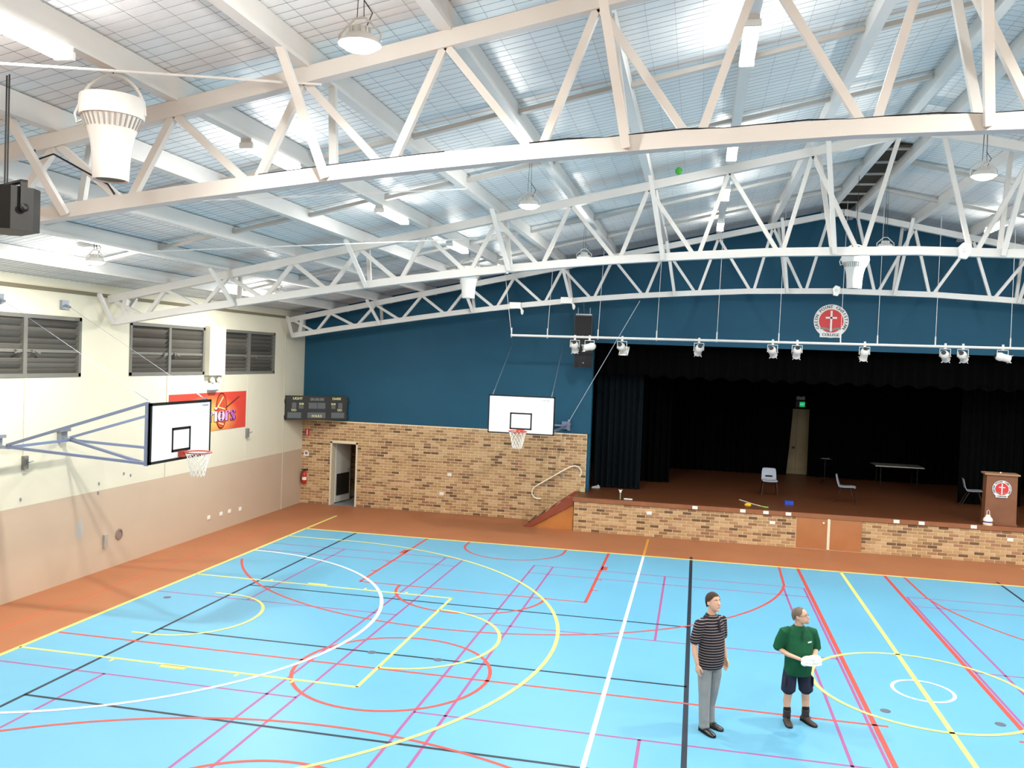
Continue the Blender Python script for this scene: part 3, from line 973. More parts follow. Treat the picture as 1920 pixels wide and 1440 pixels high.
# ------------------------------------------------------------------ scoreboard across the corner
L_, R_ = Vector((-1.97, 10.72, 0)), Vector((-.44, 11.95, 0))
ux = (R_ - L_).normalized(); sl = (R_ - L_).length
sb = thing('scoreboard', 'dark grey electronic scoreboard across the corner above the side door', 'scoreboard', ((L_ + R_) / 2).to_tuple()[:2] + (2.83,), math.atan2(ux.y, ux.x))
hs = .77
cab = MB().box(-sl / 2, sl / 2, 0, .12, 0, hs).build('cabinet', mat('charcoal_cabinet', (34, 34, 33), .5), sb)
pn = mat('grey_score_window', (88, 92, 94), .35)
for a, b, z0, z1 in ((-.93, -.5, .06, .24), (-.3, .28, .06, .24), (.47, .9, .06, .24), (-.8, -.66, .37, .55), (-.58, -.43, .36, .47), (-.27, -.0, .36, .55), (.02, .27, .36, .55), (.47, .6, .36, .47), (.69, .83, .36, .55)):
    MB().box(a, b, -.008, 0, z0, z1).build('score_window', pn, cab)
dg = MB()
m_let = mat('cream_lettering', (238, 232, 170), .5)
M0 = lambda x, z: frame_on((x, -.006, z), (1, 0, 0), (0, 0, 1))
for s, x, z, sz in (('LIGHT', -.62, .68, .11), ('DARK', .64, .68, .11), ('SUB', -.5, .51, .085), ('SUB', .53, .51, .085), ('T/O', -.74, .31, .1), ('T/O', .74, .31, .1), ('FOULS', 0, .12, .11)):
    put_text(dg, s, sz, M0(x, z), bold=.003)
dg.build('lettering', m_let, cab)
cl_ = MB()
put_text(cl_, '00:00:00', .13, M0(0, .655), bold=.002)
cl_.build('clock_digits', mat('grey_digits', (150, 152, 152), .4), cab)
for sx in (-1, 1):
    for z in (.09, .6):
        MB().box(sx * (sl / 2) - .05, sx * (sl / 2) + .05, .02, .16, z - .05, z + .05).build('mounting_clamp', BLACK, sb)

# ------------------------------------------------------------------ banner, emergency light and gear on the left wall
bn = thing('club_banner', 'red and orange club banner with purple lettering on the left wall', 'banner', (XL, 6.4, 2.78), world=True)
def banner_mat():
    m = bpy.data.materials.new('printed_banner'); m.use_nodes = True
    nt = m.node_tree; b = nt.nodes['Principled BSDF']; b.inputs['Roughness'].default_value = .6
    tc = nt.nodes.new('ShaderNodeTexCoord'); mp = nt.nodes.new('ShaderNodeMapping')
    mp.inputs['Location'].default_value = (0, -.0 / 1, -.54); mp.inputs['Scale'].default_value = (0, .62, 1.5)
    gr = nt.nodes.new('ShaderNodeTexGradient'); gr.gradient_type = 'SPHERICAL'
    nz = nt.nodes.new('ShaderNodeValToRGB')
    nz.color_ramp.elements[0].color = (*lin((205, 66, 52)), 1); nz.color_ramp.elements[0].position = .05
    nz.color_ramp.elements[1].color = (*lin((238, 186, 96)), 1); nz.color_ramp.elements[1].position = .75
    mp.vector_type = 'POINT'
    nt.links.new(tc.outputs['Object'], mp.inputs['Vector']); nt.links.new(mp.outputs[0], gr.inputs['Vector'])
    nt.links.new(gr.outputs['Fac'], nz.inputs['Fac']); nt.links.new(nz.outputs['Color'], b.inputs['Base Color'])
    return m
MB().box(XL, XL + .012, 4.53, 8.31, 2.78, 3.81).build('cloth', banner_mat(), bn)
X1 = XL + .013
def ell(cy_, cz_, a, b, n=32):
    return [(cy_ + a * cos(2 * pi * i / n), cz_ + b * sin(2 * pi * i / n)) for i in range(n)]
MB().prism(ell(6.97, 3.3, .3, .5), X1, X1 + .003, axis='x').build('shield_outline', mat('dark_red_print', (96, 34, 22), .6), bn)
MB().prism(ell(6.97, 3.3, .27, .46), X1, X1 + .005, axis='x').build('shield', mat('rust_print', (196, 82, 50), .6), bn)
ar = MB(); xx = X1 + .007
ar.bar((xx, 7.05, 3.68), (xx, 6.78, 3.42), .004, .035, ref=(0, 1, -1)); ar.bar((xx, 6.76, 3.42), (xx, 7.15, 3.34), .004, .03); ar.bar((xx, 6.85, 2.98), (xx, 7.1, 2.92), .004, .03)
ar.build('shield_markings', mat('cream_print', (250, 224, 170), .6), bn)
MB().bar((xx, 7.2, 3.38), (xx, 7.9, 3.66), .004, .03, ref=(0, 0, 1)).build('spear', MATS['dark_red_print'], bn)
for ch_, y_, rgb in (('W', 5.36, (250, 244, 250)), ('a', 5.8, (250, 244, 250)), ('r', 6.12, (250, 244, 250)), ('r', 6.43, (250, 240, 248)), ('i', 6.67, (250, 228, 244)), ('o', 6.95, (240, 196, 232)), ('r', 7.27, (222, 146, 214)), ('s', 7.56, (190, 98, 186))):
    sh_, lt = MB(), MB()
    put_text(sh_, ch_, .6, frame_on((X1 + .012, y_ + .02, 3.19), (0, 1, .02), (0, 0, 1)), bold=.06)
    sh_.build('letter_shadow', mat('plum_shadow_print', (70, 28, 52), .6), bn)
    put_text(lt, ch_, .6, frame_on((X1 + .018, y_, 3.205), (0, 1, .02), (0, 0, 1)), bold=.035)
    lt.build('letter', mat('letter_print_%d' % rgb[1], rgb, .6), bn)
el = thing('emergency_light', 'white twin-head emergency light above the club banner', 'light fitting', (XL, 6.47, 3.9), world=True, group='emergency light fittings')
MB().box(XL, XL + .1, 6.26, 6.68, 3.9, 4.08).build('battery_box', WHITEPL, el)
MB().box(XL, XL + .12, 6.24, 6.6, 3.86, 3.9).build('base_plate', ZINC, el)
for y in (6.33, 6.68):
    mb = MB().lathe([(.02, -.06), (.07, -.03), (.085, .03), (.07, .035)], n=16, M=Matrix.Rotation(radians(70), 3, 'Y'), c=(XL + .09, y, 4.15)); mb.tube([(XL + .06, y, 4.08), (XL + .08, y, 4.15)], .015, 6)
    mb.build('lamp_head', WHITEPL, el, smooth=True)
def gearbox(name, label, y, z):
    t = thing(name, label, 'winder', (XL, y, z), world=True, group='grey winder boxes on the left wall')
    MB().box(XL, XL + .07, y - .055, y + .055, z - .14, z + .12).build('box', mat('grey_winder_box', (120, 120, 114), .5), t)
    mb = MB().tube([(XL + .07, y, z), (XL + .13, y, z)], .014, 6); mb.tube([(XL + .13, y, z), (XL + .13, y + .1, z + .02)], .012, 6)
    mb.build('crank', ZINC, t)
gearbox('window_winder', 'small grey window winder box below the basketball braces', -.22, 2.66)
gearbox('window_winder', 'small grey window winder box under the banner corner', 8.4, 2.6)

# ------------------------------------------------------------------ fire extinguisher and signs by the door
fe = thing('fire_extinguisher', 'red fire extinguisher on the brick wall left of the side door', 'extinguisher', (-1.88, YB - .09, .66))
MB().lathe([(.06, 0), (.075, .02), (.075, .3), (.05, .37), (.025, .39), (.025, .42)], n=20).build('cylinder', mat('red_enamel', (190, 40, 32), .35), fe, smooth=True)
mb = MB().lathe([(.03, .42), (.03, .46)], n=12); mb.bar((0, 0, .46), (.12, 0, .5), .02); mb.bar((0, 0, .43), (.12, 0, .43), .015)
mb.build('valve_handle', BLACK, fe)
MB().tube([(-.03, 0, .44), (-.09, -.02, .38), (-.1, -.03, .2), (-.09, -.03, .06)], .012, 6).build('hose', BLACK, fe)
MB().lathe([(.0765, .12), (.0765, .22)], n=20).build('band', WHITEPL, fe)
sg = thing('fire_sign', 'small red and white fire sign above the extinguisher', 'sign', (-1.86, YB - .01, 2.24))
MB().box(-.075, .075, -.006, 0, 0, .22).build('plate', mat('red_sign', (205, 48, 40), .5), sg)
MB().box(-.02, .02, -.009, -.006, .02, .2).build('white_panel', WHITEPL, sg)
hs_ = thing('wall_notice', 'small white round-topped notice on the bricks below the fire sign', 'sign', (-1.87, YB - .01, 1.56))
MB().prism([(-.09, 0), (.09, 0), (.09, .1)] + [(.09 * cos(pi * i / 10), .1 + .09 * sin(pi * i / 10)) for i in range(1, 10)] + [(-.09, .1)], -.006, 0).build('plate', WHITEPL, hs_)
MB().prism([(.05 * cos(2 * pi * i / 12), .1 + .05 * sin(2 * pi * i / 12)) for i in range(12)], -.009, -.006).build('emblem', mat('brown_print', (150, 110, 84), .5), hs_)

# ------------------------------------------------------------------ stage
YS, ZD = 10.82, 1.0
SX0, SX1 = 7.25, 2 * XC - 7.25
m_deck = striped('stained_stage_boards', (102, 60, 37), (93, 54, 33), 1, .14, .5, rough=.42)
m_fas = mat('varnished_fascia', (152, 98, 66), .45, var=.2, vscale=2)
stage = thing('stage', 'raised timber stage with brick front filling the far side', 'stage', (XC, YS, 0), world=True)
MB().box(SX0, SX1, YS + .012, YB + .4, 0, ZD - .12).build('front_wall', m_mortar, stage)
MB().box(SX0 - .04, SX1 + .04, YS - .03, YS + .05, ZD - .115, ZD + .002).build('fascia', m_fas, stage)
dk = MB(); dk.box(SX0 - .04, SX1 + .04, YS + .05, YB + .02, ZD - .1, ZD); dk.box(4.62, 24.18, YB + .02, 20.38, ZD - .1, ZD)
dk.build('deck', m_deck, stage)
AX0, AX1 = 13.53, 15.27
class Shift:  # bricks of the stage front hang under the stage's own origin
    pass
def stage_bricks():
    base = stage.location
    tmp = []
    rnd = random.Random(11)
    spots = []
    for r in range(10):
        z = (r + .5) * BH
        for p, q in ((SX0, AX0), (AX1, SX1)):
            x = p; first = BP if r % 2 == 0 else BP / 2
            while x < q - .03:
                l = min(first, q - x); first = BP
                spots.append((x + l / 2, z, round(l, 3), rnd.choices(range(6), [w for _, w in TONES])[0])); x += l
    vis = sorted([s for s in spots if s[0] < 19.45], key=lambda s: -s[0])
    for x, z, l, t in vis[:300]:
        if (l, t) not in BM:
            BM[(l, t)] = brick_mesh(l, t).mesh('brick', m_brk[t])
        link('brick', BM[(l, t)], stage, (x - base.x, YS + .008 - base.y, z - base.z))
    mb = MB()
    for x, z, l, t in vis[300:] + [s for s in spots if s[0] >= 19.45]:
        b = brick_mesh(l, t); mb.add([(a + x, c + YS + .008, e + z) for a, c, e in b.v], b.f, t)
    o = mb.build('brick_courses', m_brk, stage); o['kind'] = 'stuff'
stage_bricks()
m_ply = mat('varnished_plywood', (176, 118, 76), .4, rgb2=(164, 106, 66), vscale=1.5)
xm = 14.4
for a, b in ((AX0, xm - .04), (xm + .04, AX1)):
    d = MB().box(a + .015, b, YS - .015, YS + .012, .03, .865).build('access_door', m_ply, stage)
    if a < xm - .5:
        MB().lathe([(.02, 0), (.028, .02), (.02, .035)], n=12, M=Matrix.Rotation(pi / 2, 3, 'X'), c=(b - .1, YS - .015, .76)).build('knob', WHITEPL, d)
MB().box(xm - .035, xm + .035, YS - .025, YS + .012, .02, .88).build('door_stop_strip', mat('cream_strip', (226, 216, 190), .5), stage)
for x, z in ((10.74, .945), (12.07, .945), (12.70, .945), (13.31, .945), (16.15, .945), (16.79, .945), (18.1, .945), (9.45, .69), (12.89, .665), (19.02, .66)):
    yy = YS - .03 if z > .8 else YS
    mb = MB().box(x - .075, x + .075, yy - .02, yy, z - .045, z + .045); mb.box(x - .045, x + .045, yy - .026, yy - .02, z - .025, z + .025)
    mb.build('power_point', WHITEPL, stage)

# steps up to the stage
st = thing('stage_steps', 'brown wooden steps against the brick wall up to the stage', 'steps', (6.5, 11.5, 0), world=True)
m_stg = mat('red_brown_stringer', (136, 68, 48), .45)
YA, YZ = 10.92, YB - .01
for ys in (YA, YZ - .05):
    MB().prism([(5.72, 0), (5.95, 0), (7.21, .76), (7.21, 1.0), (7.1, 1.0)], ys, ys + .045).build('stringer', m_stg, st)
MB().prism([(5.97, 0), (7.21, 0), (7.21, .75)], YA + .05, YA + .07).build('side_panel', mat('ochre_plywood', (188, 122, 62), .5, rgb2=(172, 108, 54), vscale=2), st)
for k in range(5):
    x = 5.86 + k * .265; z = .165 * (k + 1)
    if x + .26 > 7.22: x1_ = 7.21
    else: x1_ = x + .29
    td = MB().box(x, x1_, YA + .045, YZ - .05, z - .03, z).build('tread', m_deck, st)
    MB().box(x - .01, x + .03, YA + .045, YZ - .05, z - .03, z + .004).build('nosing', mat('pale_nosing', (188, 160, 124), .5), td)
hr = thing('handrail', 'white tubular handrail with curled ends on the brick wall', 'handrail', (6.5, YB, .7), world=True)
cp = [(6.05, .70), (5.93, .69), (5.83, .73), (5.76, .82), (5.76, .94), (5.82, 1.04), (5.95, 1.13), (6.4, 1.42), (6.78, 1.66), (6.92, 1.74), (7.06, 1.785), (7.17, 1.765), (7.25, 1.69), (7.285, 1.59), (7.24, 1.48)]
MB().tube([(x, YB - .09, z) for x, z in cp], .024, 10).build('rail', mat('cream_enamel', (240, 234, 214), .35), hr, smooth=True)
for x, z in ((6.1, 1.2), (6.62, 1.53)):
    mb = MB().tube([(x, YB - .09, z), (x + .02, YB - .06, z - .08), (x + .02, YB, z - .1)], .012, 6); mb.lathe([(.035, 0), (.035, .012)], n=12, M=Matrix.Rotation(pi / 2, 3, 'X'), c=(x + .02, YB, z - .1))
    mb.build('bracket', ZINC, hr)

# stage house
m_dark = mat('black_stage_paint', (6, 6, 7), .9, spec=.1)
tag(MB().box(4.4, 24.4, 20.4, 20.6, 0, 7.6).build('wall_stage_back', m_dark), kind='structure')
tag(MB().box(4.4, 4.6, YB + .32, 20.6, 0, 7.6).build('wall_stage_left', m_dark), kind='structure')
tag(MB().box(24.2, 24.4, YB + .32, 20.6, 0, 7.6).build('wall_stage_right', m_dark), kind='structure')
tag(MB().box(4.4, 24.4, YB + .32, 20.6, 7.5, 7.7).build('ceiling_stage', m_dark), kind='structure')
d2 = tag(MB().box(13.7, 15.2, 20.36, 20.4, 1.0, 3.5).build('door_2', mat('beige_door', (142, 128, 100), .6)), kind='structure')
for a, b in ((13.75, 14.44), (14.46, 15.15)):
    MB().box(a, b, 20.33, 20.36, 1.01, 3.45).build('door_leaf', MATS['beige_door'], d2)
MB().lathe([(.03, 0), (.045, .03), (.03, .06)], n=12, M=Matrix.Rotation(pi / 2, 3, 'X'), c=(14.36, 20.33, 2.02)).build('door_knob', DARKGREY, d2)

m_curt = mat('dark_teal_velvet', (8, 19, 25), .9, spec=.15, var=.25, vscale=6)
m_cblk = mat('black_velvet', (3, 3, 4), .95, spec=.08, var=.25, vscale=5)
def curtain(name, label, x0, x1, y, z0, z1, m, fold=.22, amp=.07, seed=1, hem=0, taper=None):
    rnd = random.Random(seed)
    n = max(12, int((x1 - x0) / .03))
    ph = rnd.uniform(0, 6)
    rows, back = [], []
    NZ = 7
    for i in range(NZ):
        f = i / (NZ - 1)
        z = z1 + (z0 - z1) * f
        r, b = [], []
        for k in range(n + 1):
            g = k / n
            x = x0 + (x1 - x0) * g
            if taper:
                x += taper(g, f)
            w = 2 * pi * x / fold + ph + 1.3 * sin(x * 2.1 + seed)
            yy = y + amp * (.6 + .4 * f) * sin(w) + .03 * sin(w * .37)
            zz = z + (hem * sin(w * .5 + 1) if i == NZ - 1 else 0)
            r.append((x, yy, zz)); b.append((x, yy + .012, zz))
        rows.append(r); back.append(b)
    mb = MB().grid(rows); mb.grid([list(reversed(r)) for r in back])
    o = mb.build(name, m, smooth=True)
    return tag(o, label, 'curtain', 'dark curtains on the stage')
curtain('stage_curtain', 'dark teal folded curtain at the left edge of the stage', 7.5, 9.0, 13.3, 1.03, 5.9, m_curt, .2, .09, 1)
curtain('stage_curtain', 'black side curtain just behind the teal one at stage left', 8.85, 9.85, 15.4, 1.03, 6.6, m_cblk, .2, .08, 2)
curtain('stage_curtain', 'dark curtain behind the lectern at the right of the stage', 18.75, 20.6, 14.9, 1.03, 6.6, mat('dark_green_velvet', (5, 9, 8), .92, spec=.1, var=.25, vscale=6), .2, .08, 3)
curtain('stage_valance', 'black pleated valance across the top of the stage opening', 7.3, 21.5, 12.85, 4.62, 5.95, m_cblk, .3, .06, 4, hem=.05)
curtain('stage_curtain', 'black back curtain left of the beige stage door', 6.0, 14.27, 19.7, 1.02, 7.2, m_cblk, .25, .07, 5, taper=lambda g, f: -.2 * (f ** 3) * g ** 8)
curtain('stage_curtain', 'black back curtain right of the beige stage door', 14.82, 23.5, 19.7, 1.02, 7.2, m_cblk, .25, .07, 6)

# ------------------------------------------------------------------ furniture on the stage
def shell(mb, rows, skip=(), th=.012, mi=0):
    """bent sheet with thickness; skip lists (row, column) cells left open"""
    R, Cn = len(rows), len(rows[0])
    P = [[Vector(p) for p in r] for r in rows]
    N = [[None] * Cn for _ in rows]
    for i in range(R):
        for k in range(Cn):
            du = P[i][min(k + 1, Cn - 1)] - P[i][max(k - 1, 0)]
            dv = P[min(i + 1, R - 1)][k] - P[max(i - 1, 0)][k]
            N[i][k] = du.cross(dv).normalized() * th
    vs = [p for r in P for p in r] + [P[i][k] + N[i][k] for i in range(R) for k in range(Cn)]
    o = R * Cn
    fs, cnt = [], {}
    for i in range(R - 1):
        for k in range(Cn - 1):
            if (i, k) in skip:
                continue
            a, b, c, d = i * Cn + k, i * Cn + k + 1, (i + 1) * Cn + k + 1, (i + 1) * Cn + k
            fs += [(a, b, c, d), (a + o, d + o, c + o, b + o)]
            for e in ((a, b), (b, c), (c, d), (d, a)):
                cnt.setdefault(tuple(sorted(e)), []).append(e)
    for es in cnt.values():
        if len(es) == 1:
            a, b = es[0]
            fs.append((b, a, a + o, b + o))
    return mb.add(vs, fs, mi)
m_chair = mat('grey_blue_moulded_plastic', (150, 158, 172), .45)
m_cleg = mat('dark_red_tube', (44, 20, 15), .45)
def make_chair():
    t = thing('school_chair', 'x', 'chair', group='grey plastic chairs on the stage')
    prof = [(-.23, .43), (-.21, .452), (-.1, .45), (.05, .44), (.15, .445), (.185, .475), (.2, .53), (.215, .575), (.228, .62), (.245, .7), (.26, .765), (.262, .79)]
    wd = [.185, .205, .215, .215, .205, .2, .2, .2, .198, .192, .18, .15]
    rows = []
    for (y, z), w in zip(prof, wd):
        rows.append([(w * (2 * k / 8 - 1), y - (.02 if z > .5 else 0) * (1 - (2 * k / 8 - 1) ** 2) * -1, z + (.012 * (2 * k / 8 - 1) ** 2 if z < .47 else 0)) for k in range(9)])
    mb = MB(); shell(mb, rows, skip=[(6, k) for k in range(2, 6)], th=.014)
    mb.build('seat_shell', m_chair, t, smooth=True)
    for sx in (-1, 1):
        MB().tube([(sx * .17, -.12, .44), (sx * .2, -.2, .2), (sx * .215, -.24, 0)], .012, 7).build('leg', m_cleg, t)
        MB().tube([(sx * .16, .1, .44), (sx * .2, .22, .2), (sx * .215, .3, 0)], .012, 7).build('leg', m_cleg, t)
    fr_ = MB()
    for sx in (-1, 1):
        fr_.tube([(sx * .165, -.14, .43), (sx * .165, .12, .43)], .011, 6)
    fr_.tube([(-.165, 0, .43), (.165, 0, .43)], .011, 6)
    fr_.build('under_frame', m_cleg, t)
    return t
ch = make_chair()
for i, (x, y, rz, lab) in enumerate(((13.0, 13.75, .02, 'grey plastic chair facing the hall near the stage door'), (15.22, 13.35, radians(78), 'grey plastic chair turned sideways at centre stage'), (19.05, 14.3, radians(80), 'grey plastic chair half hidden behind the lectern'))):
    t = ch if i == 0 else copy_tree(ch)
    t.location = (x, y, ZD + .005); t.rotation_euler = (0, 0, rz); t.scale = (1.13, 1.13, 1.08); t['label'] = lab
tb = thing('folding_table', 'long pale folding table in the dark at the back of the stage', 'table', (17.7, 18.4, ZD + .004))
MB().box(-.8, .8, -.48, .48, .71, .75).build('table_top', mat('dimmed_grey_laminate', (128, 128, 122), .4), tb)  # top coloured darker so that only the front edge looks lit
MB().box(-.8, .8, -.485, .485, .715, .745).build('edge_band', mat('white_edge', (190, 190, 184), .5), tb)
for sx in (-.6, .6):
    MB().tube([(sx, -.36, .71), (sx, -.4, 0)], .015, 6).build('leg', BLACK, tb)
    MB().tube([(sx, .36, .71), (sx, .4, 0)], .015, 6).build('leg', BLACK, tb)
    MB().tube([(sx, -.38, .3), (sx, .38, .3)], .012, 6).build('leg_stretcher', BLACK, tb)
ms_ = thing('music_stand', 'thin black music stand at the back of the stage right of the door', 'stand', (15.2, 17.8, ZD))
MB().tube([(0, .03, .02), (0, .03, .9)], .012, 7).build('pole', BLACK, ms_)
for k in range(3):
    a_ = 2 * pi * k / 3
    MB().tube([(0, .03, .16), (.26 * cos(a_), .03 + .26 * sin(a_), .008)], .009, 6).build('leg', BLACK, ms_)
MB().box(-.2, .2, -.12, .14, .885, .897).build('tray', BLACK, ms_)
pp = MB().grid([[(-.13, -.09, .004), (0, -.09, .0), (.13, -.08, .008)], [(-.12, .1, .003), (.02, .1, .0), (.14, .11, .01)]]); 
o = pp.build('paper_sheet', mat('paper', (226, 226, 222), .7), loc=(15.2, 17.8, ZD + .899)); tag(o, 'loose white paper sheet on the black music stand', 'paper')

def crest(parent, M, R, letters=True):
    """round white crest with red centre, cross, open book and lettering; local xy plane, +z to the viewer"""
    def disc(name, r, z0, z1, m, n=40, cy_=0):
        mb = MB(); vs = [M @ Vector((r * cos(2 * pi * i / n), cy_ + r * sin(2 * pi * i / n), z)) for z in (z0, z1) for i in range(n)]
        mb.add(vs, [tuple(range(n - 1, -1, -1)), tuple(range(n, 2 * n))] + [(i, (i + 1) % n, (i + 1) % n + n, i + n) for i in range(n)])
        return mb.build(name, m, parent)
    wh = mat('white_crest_print', (232, 232, 228), .5); rd = mat('red_crest_print', (206, 58, 58), .5); nv = mat('navy_crest_print', (52, 66, 92), .5); gy = mat('grey_book_print', (130, 134, 140), .5)
    disc('crest_rim', R * 1.01, -.002, .012, nv); disc('crest_disc', R, 0, .016, wh); disc('crest_field', R * .7, .016, .02, rd)
    c = MB()
    def rect(mb, x0, x1, y0, y1, z0, z1):
        vs = [M @ Vector((x, y, z)) for z in (z0, z1) for x, y in ((x0, y0), (x1, y0), (x1, y1), (x0, y1))]
        mb.add(vs, [(3, 2, 1, 0), (4, 5, 6, 7), (0, 1, 5, 4), (1, 2, 6, 5), (2, 3, 7, 6), (3, 0, 4, 7)])
    rect(c, -.055 * R, .055 * R, -.62 * R, .62 * R, .02, .026); rect(c, -.32 * R, .32 * R, .14 * R, .25 * R, .02, .026)
    bk = MB()
    for s in (-1, 1):
        pts = [(0, -.62), (s * .25, -.52), (s * .6, -.5), (s * .6, -.38), (s * .25, -.4), (0, -.5)]
        vs = [M @ Vector((x * R, y * R, z)) for z in (.018, .023) for x, y in pts]
        n = 6
        bk.add(vs, [tuple(range(n)), tuple(range(2 * n - 1, n - 1, -1))] + [(i, i + n, (i + 1) % n + n, (i + 1) % n) for i in range(n)])
    bk.build('open_book', gy, parent); c.build('cross', wh, parent)
    rb = MB(); rect(rb, -.62 * R, .62 * R, -.98 * R, -.68 * R, .018, .024)
    rb.build('ribbon', wh, parent)
    if letters:
        lt = MB()
        s = 'GREEN POINT CHRISTIAN'
        for i, chh in enumerate(s):
            if chh == ' ':
                continue
            a = radians(208 - i * (236 / (len(s) - 1)))
            rr = R * .85
            up_ = Vector((cos(a), sin(a), 0)); ri = Vector((sin(a), -cos(a), 0))
            m = frame_on((rr * cos(a), rr * sin(a), .018), ri, up_)
            put_text(lt, chh, R * .25, M @ m, bold=.004)
        put_text(lt, 'COLLEGE', R * .23, M @ frame_on((0, -.83 * R, .026), (1, 0, 0), (0, 1, 0)), bold=.004)
        lt.build('lettering', nv, parent)
cr = thing('round_crest', 'round white and red college crest on the blue wall above the stage', 'crest', (14.39, YB, 6.45))
crest(cr, frame_on((0, .015, 0), (1, 0, 0), (0, 0, 1)), .485)
lc = thing('lectern', 'brown wooden lectern bearing a small round crest on the stage edge', 'lectern', (18.84, 11.25, ZD), radians(-4))
m_lec = mat('polished_lectern_wood', (134, 88, 62), .4, var=.18, vscale=3)
MB().prism([(-.39, 0), (.39, 0), (.375, 1.32), (-.375, 1.32)], -.2, .2).build('body', m_lec, lc)
MB().box(-.43, .43, -.24, .26, 1.35, 1.39).build('reading_top', mat('pale_lectern_top', (170, 130, 100), .4), lc)
MB().box(-.385, .385, -.21, .21, 1.32, 1.35).build('top_band', m_lec, lc)
MB().box(-.41, .41, -.22, .22, 0, .05).build('plinth', m_lec, lc)
crest(lc, frame_on((-.0, -.201, .98), (1, 0, 0), (0, 0, 1)), .235)
MB().lathe([(.02, 1.39), (.025, 1.41), (.012, 1.42)], n=10).build('top_light', WHITEPL, lc)
# things lying on the stage edge
bg = thing('camping_lantern', 'small white lantern with purple band standing before the lectern', 'lantern', (18.48, 10.91, ZD))
MB().lathe([(.115, 0), (.12, .02), (.12, .05), (.1, .07)], n=20).build('base', mat('cream_lantern', (226, 214, 190), .5), bg)
MB().lathe([(.085, .06), (.085, .12)], n=20).build('band', mat('purple_band', (94, 60, 160), .4), bg)
MB().lathe([(.12, .11), (.12, .15), (.1, .2), (.07, .22), (.055, .27), (.03, .285)], n=20).build('shade', mat('white_lantern', (236, 230, 218), .5), bg, smooth=True)
MB().tube([(-.035, 0, .27), (-.035, 0, .37), (0, 0, .41), (.035, 0, .37), (.035, 0, .27)], .008, 6).build('handle', WHITEPL, bg)
hk = thing('hockey_stick', 'thin white stick with green tip lying at the stage edge', 'stick', (12.4, 11.6, ZD + .004))
pts = [(-.36, .72, .03), (0, .08, .02), (.2, -.22, .02)]
MB().tube(pts, .016, 7).build('shaft', mat('cream_shaft', (226, 214, 184), .5), hk)
MB().tube([(.2, -.22, .02), (.3, -.33, .018), (.4, -.36, .02)], [.016, .02, .016], 7).build('tip', mat('green_tip', (150, 200, 90), .5), hk)
yt = thing('yellow_beanbag', 'small yellow object lying under the white stick', 'toy', (12.24, 11.45, ZD))
MB().lathe([(.09, 0), (.1, .03), (.07, .07), (.03, .08)], n=14).build('body', mat('yellow_vinyl', (236, 196, 40), .5), yt)
MB().box(-.02, .02, -.1, -.07, .03, .05).build('tag', mat('ochre_tag', (200, 150, 30), .5), yt)
bt = thing('blue_tray', 'small bright blue object lying on the stage before the chairs', 'toy', (13.46, 12.3, ZD), .1)
mb = MB(); mb.box(-.12, .12, -.08, .08, 0, .1); mb.build('body', mat('blue_plastic', (40, 82, 200), .4), bt)
MB().box(.02, .12, -.1, -.08, -.0, .05).build('flap', mat('blue_plastic', (40, 82, 200), .4), bt)
cs = thing('cable_socket', 'white floor socket on a thin green post at the stage edge', 'socket', (8.58, 11.02, ZD))
MB().tube([(0, 0, 0), (0, 0, .2)], .018, 8).build('post', mat('pale_green_post', (140, 160, 130), .5), cs)
mb = MB().lathe([(.02, .19), (.035, .22), (.03, .27), (.01, .28)], n=10); mb.tube([(-.02, 0, .24), (-.05, 0, .29)], .01, 6); mb.tube([(.02, 0, .24), (.05, 0, .29)], .01, 6); mb.build('head', WHITEPL, cs)
ws = thing('white_sleeve', 'short white plastic sleeve lying next to the green post', 'sleeve', (8.8, 11.0, ZD))
MB().tube([(-.11, 0, .022), (.12, -.01, .022)], .022, 8).build('body', WHITEPL, ws)
MB().tube([(.12, -.01, .022), (.135, -.01, .022)], .026, 8).build('cap', WHITEPL, ws)
wk = thing('white_wedge', 'small white wedge on the stage at the foot of the teal curtain', 'wedge', (7.62, 13.05, ZD))
MB().prism([(-.12, 0), (.13, 0), (.14, .05), (.1, .09), (-.1, .04)], -.06, .06).build('body', mat('grey_white_plastic', (196, 196, 196), .5), wk)
MB().prism([(.03, .07), (.1, .085), (.09, .11)], -.02, .02).build('clip', WHITEPL, wk)
wt = thing('wall_box', 'small cream box on the stage ledge below the handrail end', 'box', (7.36, YB - .01, ZD))
MB().box(-.1, .05, -.09, 0, .0, .13).build('body', mat('cream_box', (200, 184, 140), .5), wt)
MB().box(-.11, .06, -.1, 0, .13, .145).build('lid', mat('cream_box', (200, 184, 140), .5), wt)
# exit sign and twin spot above the stage door
ex = thing('exit_sign', 'glowing green exit sign above the beige stage door', 'sign', (14.58, 20.3, 3.56), radians(12))
MB().box(-.2, .14, .02, .09, 0, .26).build('housing', DARKGREY, ex)
MB().box(-.06, .14, .0, .02, .03, .22).build('lit_panel', mat('exit_green', (30, 190, 120), .4, emit=.55), ex)
rm = MB(); Mx = frame_on((.04, -.004, .125), (1, 0, 0), (0, 0, 1)); put_text(rm, 'EXIT', .08, Mx); rm.build('lettering', mat('exit_pale', (160, 240, 200), .4, emit=.6), ex)
es_ = thing('stage_spot', 'pale twin-head emergency spot above the exit sign', 'light fitting', (14.55, 20.31, 3.85), group='emergency light fittings')
MB().box(-.16, .16, 0, .08, 0, .12).build('battery_box', mat('dull_white', (150, 150, 140), .5), es_)
for dx in (-.1, .1):
    MB().lathe([(.02, 0), (.05, .04), (.055, .08), (.0, .09)], n=12, M=Matrix.Rotation(pi / 2, 3, 'X'), c=(dx, 0, .1)).build('lamp_head', mat('dull_white', (150, 150, 140), .5), es_)

